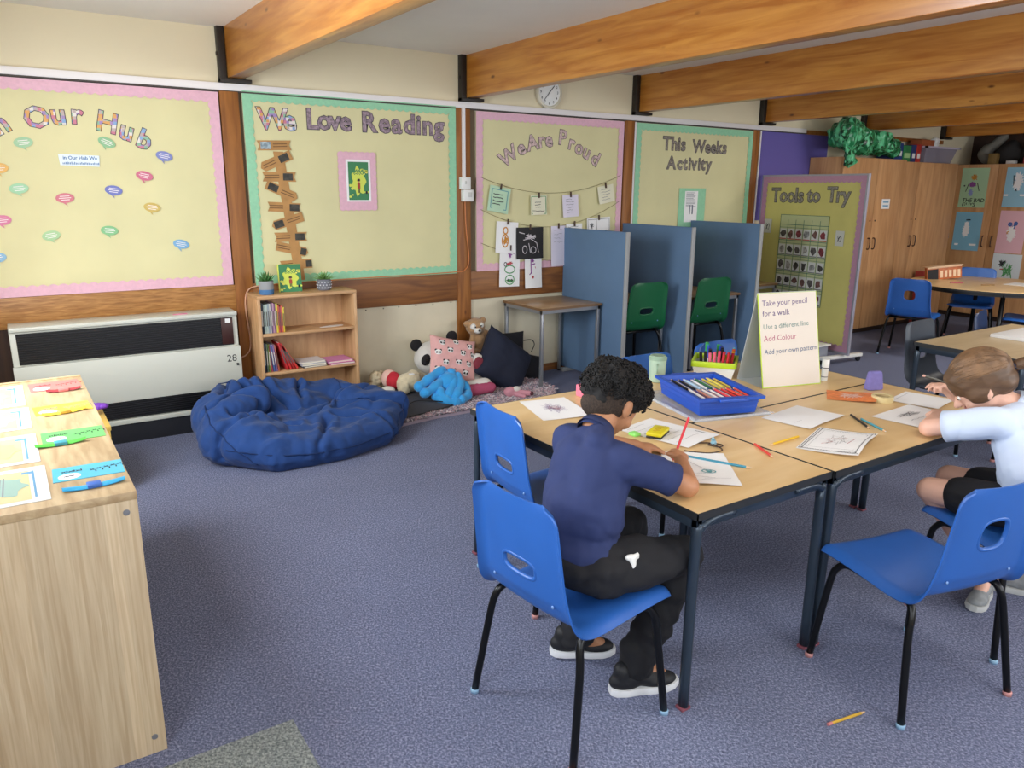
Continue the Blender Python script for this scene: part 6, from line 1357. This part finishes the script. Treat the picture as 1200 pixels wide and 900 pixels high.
# ------------------------------------------------------------------ boy
boy = thing('person', 'child with curly black hair in navy polo shirt, leaning over the table drawing', 'person', (1.27, 1.54, 0), world=True)
hc = V3(1.478, 1.662, .872); HR = axes((.80, .06, -.60), (.60, .04, .80))
HP, hf = head_prims(hc, HR, 1.06)
neck = V3(1.388, 1.628, .808); chest = V3(1.345, 1.585, .715); mid = V3(1.285, 1.555, .60); pel = V3(1.265, 1.53, .475)
shR, shL = V3(1.375, 1.480, .755), V3(1.360, 1.715, .760)
elR, elL = V3(1.548, 1.408, .668), V3(1.575, 1.860, .668)
wrR, wrL = V3(1.665, 1.548, .676), V3(1.690, 1.775, .655)
hipR, hipL = V3(1.275, 1.455, .465), V3(1.275, 1.615, .465); knR, knL = V3(1.555, 1.410, .450), V3(1.560, 1.655, .450)
anR, anL = V3(1.440, 1.490, .085), V3(1.385, 1.715, .088)
B = HP+[('c', neck, hc+V3(-.02, -.008, -.02), .042, .044), ('c', chest, neck, .07, .043), ('c', pel, chest, .09, .085), ('c', shR, shL, .045, .045),
    ('c', shR, elR, .036, .031), ('c', elR, wrR, .0335, .0215), ('c', shL, elL, .036, .031), ('c', elL, wrL, .0335, .0215),
    ('c', hipR, knR, .062, .046), ('c', knR, anR, .043, .030), ('c', hipL, knL, .062, .046), ('c', knL, anL, .043, .030), ('c', anR, anR+V3(.09, -.04, -.05), .026, .024), ('c', anL, anL+V3(.09, -.04, -.05), .026, .024)]
pen_a, pen_b = V3(1.745, 1.585, .636), V3(1.800, 1.760, .775)
B += hand_prims(wrR, (.62, .66, .10), (-.35, .35, -.9), (-.7, .6, .1), (.62, .62, .75, .85), s=.88)
B += hand_prims(wrL, (.85, -.45, -.10), (0, 0, -1), (.0, -.9, 0), (.22, .2, .25, .3), s=.88)
obj('body', blob(B, .0052, 4), skin_m, boy, smooth=True)
face_bits(boy, hc, HR, 1.0, hair_black, M('lips_tan', '8E5446', .45))
# polo shirt: torso, short sleeves, collar
def folds(amp, k=1.0, seed=0):
    return lambda c, n: amp*(noise.noise(Vector((c.x*9*k+seed, c.y*9*k, c.z*16*k)))*.9+abs(noise.noise(Vector((c.x*20*k, c.y*7*k+seed, c.z*20*k))))*.8)
slR = shR.lerp(elR, .50); slL = shL.lerp(elL, .50)
SP = [('s', (1.268, 1.535, .50), (.112, .128, .085)), ('c', V3(1.275, 1.545, .50), mid, .112, .112, 1.0), ('c', mid+V3(0, -.03, 0), chest+V3(-.005, -.038, 0), .100, .088), ('c', mid+V3(0, .03, 0), chest+V3(-.005, .045, 0), .100, .088),
      ('c', chest+V3(0, 0, -.01), neck+V3(-.01, -.005, -.045), .095, .066), ('c', shR+V3(-.005, .015, -.008), shL+V3(-.005, -.015, -.008), .058, .058), ('c', shR+V3(.0, .005, -.004), slR, .053, .047), ('c', shL+V3(.0, -.005, -.004), slL, .053, .047), ('c', V3(1.33, 1.55, .79), V3(1.375, 1.60, .79), .04, .042)]
sb_ = blob(SP, .0065, 6, folds(.0075, 1, 2))
obj('polo_shirt', sb_, shirt_m, boy, smooth=True)
svh = BVHTree.FromPolygons([Vector(v) for v in sb_.v], sb_.f)
def hem(a, b, r0, r1, L, m, par):
    d = (b-a).normalized(); P = [b-d*.012, b+d*L*.5, b+d*L, b+d*(L+.001), b+d*L*.5]
    obj('sleeve_hem', MB().tube(P, [r0, (r0+r1)/2, r1, r1-.003, r0-.003], 28, cap=False), m, par, smooth=True)
def cuff(a, b, r, m, par, name):
    d = (b-a).normalized(); e1 = d.orthogonal().normalized(); e2 = d.cross(e1); ring_ = [b+d*.046+e1*cos(k*pi/12)*r*.97+e2*sin(k*pi/12)*r*.97 for k in range(25)]
    obj(name, MB().tube(ring_, .0042, 7, cap=False), m, par, smooth=True)
hem(shR, slR, .0465, .0490, .052, shirt_m, boy); hem(shL, slL, .0465, .0490, .052, shirt_m, boy)
mb = MB(); nd = (hc-neck).normalized(); e1 = V3(0, 1, 0)-nd*nd.y; e1.normalize(); e2 = nd.cross(e1)
vs = []
for j in range(4):
    for k in range(33):
        a = 2*pi*k/32+pi/2; rr = (.053, .047, .049, .058)[j]; hh_ = (-.022, .012, .014, -.012)[j]
        vs.append(neck+V3(.002, 0, -.002)+nd*hh_+(e1*sin(a)+e2*cos(a))*rr)
mb.add(vs, [(j*33+k, j*33+k+1, (j+1)*33+k+1, (j+1)*33+k) for j in range(3) for k in range(32)])
obj('collar', mb, shirt_m, boy, smooth=True)
# trousers
TP = [('s', (1.262, 1.535, .470), (.118, .134, .075)), ('c', hipR, knR, .080, .060), ('c', knR, anR+V3(0.015, -.005, -.005), .059, .052), ('c', hipL, knL, .080, .060), ('c', knL, anL+V3(0.015, -.01, -.005), .059, .052)]
tr_ = obj('trousers', blob(TP, .0068, 5, folds(.013, 1.1, 7)), black_cloth, boy, smooth=True)
obj('pocket_lining', blob([('s', (1.335, 1.386, .500), (.020, .010, .028), (0, .2, .1)), ('s', (1.32, 1.388, .520), (.016, .008, .010))], .005, 2, lambda c, n: .006*noise.noise(c*60)), white_pl, boy, smooth=True, label='white pocket lining poking out of the trousers')
blk = M('shoe_black', '17181C', .6); wsole = M('sole_white', 'E4E6E8', .5)
shoe(boy, (1.375, 1.500, .0), (1.575, 1.425, .0), (0, 0, 1), blk, wsole, 1.0)
shoe(boy, (1.335, 1.750, .012), (1.520, 1.655, .0), (0, 0, 1), blk, wsole, 1.0)
# hair: faded sides, curly top
e = HR.to_euler()
hf_ = lambda x, y, z: hc+HR @ Vector((x, y, z))*1.06
obj('short_hair', blob([('s', hf_(0, -.014, .006), (.077, .089, .081), e), ('s', hf_(0, -.044, -.038), (.058, .052, .042), e)], .006, 2, lambda c, n: .0012*noise.noise(c*150)), hair_fade, boy, smooth=True, label='closely clipped faded hair at the back and sides')
top = blob([('s', hf_(0, -.014, .036), (.088, .102, .078), e), ('s', hf_(0, -.055, .012), (.066, .054, .056), e), ('s', hf_(0, .052, .056), (.068, .048, .050), e)], .0075, 2, lambda c, n: .016*noise.noise(c*32)+.008*abs(noise.noise(c*70)))
hair = obj('curly_hair', top, hair_black, boy, smooth=True)
hb = BVHTree.FromPolygons([Vector(v) for v in top.v], top.f); rn = random.Random(5); cu = MB()
zc = HR @ Vector((0, 0, 1)); yc = HR @ Vector((0, 1, 0))
for k in range(1500):
    d = Vector((rn.gauss(0, 1), rn.gauss(0, 1), rn.gauss(0, 1))).normalized(); lp = HR.transposed() @ d
    if lp.z < -.55: continue
    loc, nn, i_, ds = hb.ray_cast(hf_(0, 0, .04)+d*.3, -d)
    if not loc or (HR.transposed() @ (loc-hc)).z < (-.012 if (HR.transposed() @ (loc-hc)).y < -.03 else .012): continue
    a = nn.orthogonal().normalized(); b = nn.cross(a); ph = rn.uniform(0, 6.28); r = rn.uniform(.0045, .008); L = rn.uniform(.008, .017)
    dr = (a*cos(ph)+b*sin(ph)); pts = []
    for q in range(9):
        w = ph+q*1.15; pts.append(loc-nn*.002+nn*L*q/8*.8+dr*L*.7*(q/8)+(a*cos(w)+b*sin(w))*r)
    cu.tube(pts, [.0021]*8+[.0008], 4, cap=False)
obj('curls', cu, hair_black, hair, smooth=True, kind='stuff')
# pencil in the hand
pp = thing('pencil', 'long red pencil held upright in the boy\'s right hand', 'pencil', (1.75, 1.62, .64), world=True)
tipP = V3(1.705, 1.625, .6325); endP = tipP+V3(.085, .02, .135).normalized()*.165; d = (tipP-endP).normalized()
obj('barrel', MB().tube([endP, tipP-d*.016], .0043, 7), M('pn_C8303C', 'C8303C', .4), pp); obj('cone', MB().tube([tipP-d*.016, tipP-d*.004], [.0043, .0016], 7), M('pencil_cedar', 'D9B48C', .6), pp); obj('lead', MB().tube([tipP-d*.004, tipP], [.0016, .0004], 6), M('pn_C8303C', 'C8303C', .4), pp)

# ------------------------------------------------------------------ girl
girl = thing('person', 'child with brown ponytail in white polo shirt and black shorts, bent over drawing', 'person', (2.80, 1.05, 0), world=True)
gh = V3(2.835, 1.255, .828); GR = axes((-.42, .66, -.62), (-.30, .40, .86))
GP, gf_ = head_prims(gh, GR, 1.08)
gneck = V3(2.905, 1.165, .765); gchest = V3(2.86, 1.09, .680); gmid = V3(2.80, 1.02, .58); gpel = V3(2.775, .985, .475)
gsL, gsR = V3(2.735, 1.130, .735), V3(2.985, 1.115, .735)
geL, geR = V3(2.690, 1.335, .668), V3(3.115, 1.365, .668)
gwL, gwR = V3(2.870, 1.400, .668), V3(3.055, 1.445, .712)
ghL, ghR = V3(2.735, 1.02, .462), V3(2.865, 1.02, .462); gkL, gkR = V3(2.700, 1.300, .440), V3(2.90, 1.335, .435); gaL, gaR = V3(2.93, 1.165, .085), V3(3.06, 1.13, .085)
B = GP+[('c', gneck, gh+V3(0, -.02, -.02), .038, .042), ('c', gchest, gneck, .065, .04), ('c', gpel, gchest, .085, .08), ('c', gsL, gsR, .04, .04), ('c', gsL, geL, .035, .031), ('c', geL, gwL, .033, .021), ('c', gsR, geR, .034, .030), ('c', geR, gwR, .032, .021),
    ('c', ghL, gkL, .062, .047), ('c', gkL, gaL, .044, .029), ('c', ghR, gkR, .062, .047), ('c', gkR, gaR, .044, .029), ('c', gaL, gaL+V3(-.08, -.02, -.05), .025, .023), ('c', gaR, gaR+V3(-.04, .08, -.05), .025, .023)]
B += hand_prims(gwR, (-.45, .30, .42), (-.55, .15, -.75), (-.2, .5, .7), (.62, .70, .85, .95), s=1.0)
B += hand_prims(gwL, (.85, .35, .02), (0, 0, -1), (.3, .9, 0), (.25, .25, .3, .3), s=.88)
obj('body', blob(B, .0052, 4), skin_l, girl, smooth=True)
face_bits(girl, gh, GR, 1.0, hair_brown, M('lips_pink', 'B87068', .45))
gslL = gsL.lerp(geL, .50); gslR = gsR.lerp(geR, .60)
SP = [('c', V3(2.775, .985, .50), gmid, .112, .112), ('c', gmid+V3(-.03, 0, 0), gchest+V3(-.042, 0, 0), .10, .086), ('c', gmid+V3(.03, 0, 0), gchest+V3(.045, 0, 0), .10, .086), ('c', gchest, gneck+V3(0, -.01, -.045), .092, .06), ('c', gsL+V3(.015, 0, -.008), gsR+V3(-.015, 0, -.008), .056, .056),
      ('c', gsL, gslL, .055, .052), ('c', gsR, gslR, .054, .052), ('s', (2.775, .985, .49), (.120, .112, .07))]
obj('polo_shirt', blob(SP, .0065, 6, folds(.0075, 1, 12)), white_shirt, girl, smooth=True)
hem(gsL, gslL, .052, .056, .056, white_shirt, girl); hem(gsR, gslR, .050, .053, .054, white_shirt, girl)
nd = (gh-gneck).normalized(); e1 = V3(1, 0, 0)-nd*nd.x; e1.normalize(); e2 = nd.cross(e1); vs = []
for j in range(4):
    for k in range(33):
        a = 2*pi*k/32; rr = (.054, .048, .050, .062)[j]; hh_ = (-.022, .010, .012, -.012)[j]; vs.append(gneck+nd*hh_+(e1*cos(a)+e2*sin(a))*rr)
obj('collar', MB().add(vs, [(j*33+k, j*33+k+1, (j+1)*33+k+1, (j+1)*33+k) for j in range(3) for k in range(32)]), white_shirt, girl, smooth=True)
kL, kR = ghL.lerp(gkL, .62), ghR.lerp(gkR, .62)
obj('shorts', blob([('s', (2.78, .99, .465), (.125, .118, .072)), ('c', ghL, kL, .078, .068), ('c', ghR, kR, .078, .068)], .0068, 4, folds(.007, 1, 4)), black_cloth, girl, smooth=True)
gsh = M('trainer_grey', '8A8E90', .6, var=.2, vscale=40); gso = M('trainer_sole', 'C4C6C4', .5)
shoe(girl, (2.975, 1.175, .0), (2.790, 1.130, .0), (0, 0, 1), gsh, gso, 1.0, M('lace_white', 'DADAD8', .7)); shoe(girl, (3.11, 1.07, .0), (3.02, 1.24, .0), (0, 0, 1), gsh, gso, 1.0, M('lace_white', 'DADAD8', .7))
e = GR.to_euler(); g_ = lambda x, y, z: gh+GR @ Vector((x, y, z))*1.08
gcap = blob([('s', g_(0, -.016, .028), (.092, .110, .094), e), ('s', g_(0, -.055, -.012), (.074, .060, .062), e), ('s', g_(.055, .010, -.005), (.029, .050, .046), e), ('s', g_(-.055, .010, -.005), (.029, .050, .046), e), ('s', g_(0, .050, .056), (.058, .036, .034), e)], .0065, 4,
    lambda c, n: (lambda l: .0030*noise.noise(Vector((l.x*60, l.y*12, l.z*60))))(GR.transposed() @ (c-gh)))
hr = obj('hair', gcap, hair_brown, girl, smooth=True, label='smooth brown hair swept back')
gb = BVHTree.FromPolygons([Vector(v) for v in gcap.v], gcap.f); st = MB(); rn = random.Random(8); tie = g_(0, -.118, .012)
for k in range(420):
    a = rn.uniform(-1.25, 1.25); y0 = rn.uniform(-.02, .078); s0 = hf_ and Vector((sin(a)*.11, y0, .028+cos(a)*.11)); pts = []
    for q in range(10):
        u = q/9; lp = Vector((s0.x*(1-u*u*.9), s0.y*(1-u)+(-.118)*u, s0.z*(1-u)+(.012)*u+.07*u*(1-u)*cos(a))); w = g_(*lp)
        loc, nn, i_, ds = gb.find_nearest(w)
        if loc: pts.append(loc+nn*.0006)
    if len(pts) > 4: st.tube(pts, [.0010]+[.0016]*(len(pts)-2)+[.0012], 4, cap=False)
obj('strands', st, M('hair_brown_light', '7A5C40', .45, var=.3, vscale=30), hr, smooth=True, kind='stuff')
tie = g_(0, -.112, .000)
obj('hair_tie', MB().lathe([(.014, -.007), (.018, 0), (.014, .007)], 16, T=Fr(tie, GR @ Vector((1, 0, 0)), GR @ Vector((0, .3, 1)))), M('tie_navy', '1A2440', .8), girl, smooth=True)
ta = GR @ Vector((.25, -.8, -.1)); P = smoothpath([tie, tie+V3(.035, -.03, .012), tie+V3(.075, -.05, -.02), tie+V3(.105, -.06, -.09), tie+V3(.115, -.06, -.15)], 5)
mb = MB().tube(P, [.010+.016*sin(pi*min(1, .15+k/len(P)*.75)) for k in range(len(P))], 12)
for q in range(60):
    a = rn.uniform(0, 6.28); rr = rn.uniform(.6, 1.05)
    mb.tube([p+Vector((cos(a), sin(a), .3*sin(a)))*(.010+.016*sin(pi*min(1, .15+k/len(P)*.75)))*rr for k, p in enumerate(P)], .0016, 4, cap=False)
obj('ponytail', mb, hair_brown, girl, smooth=True)
pp = thing('pencil', 'dark pencil held raised in the girl\'s hand', 'pencil', (3.02, 1.53, .78), world=True)
q0, q1 = V3(2.965, 1.515, .785), V3(3.060, 1.470, .752); d = (q1-q0).normalized(); q1 = q0+d*.15
obj('barrel', MB().tube([q0, q1-d*.016], .0045, 7), M('pn_3A3A2A', '3A3A2A', .4), pp); obj('cone', MB().tube([q1-d*.016, q1], [.0043, .001], 7), M('pencil_cedar', 'D9B48C', .6), pp); obj('end_cap', MB().tube([q0-d*.008, q0], .0047, 8), M('pn_E0B0A0', 'E0B0A0', .5), pp)
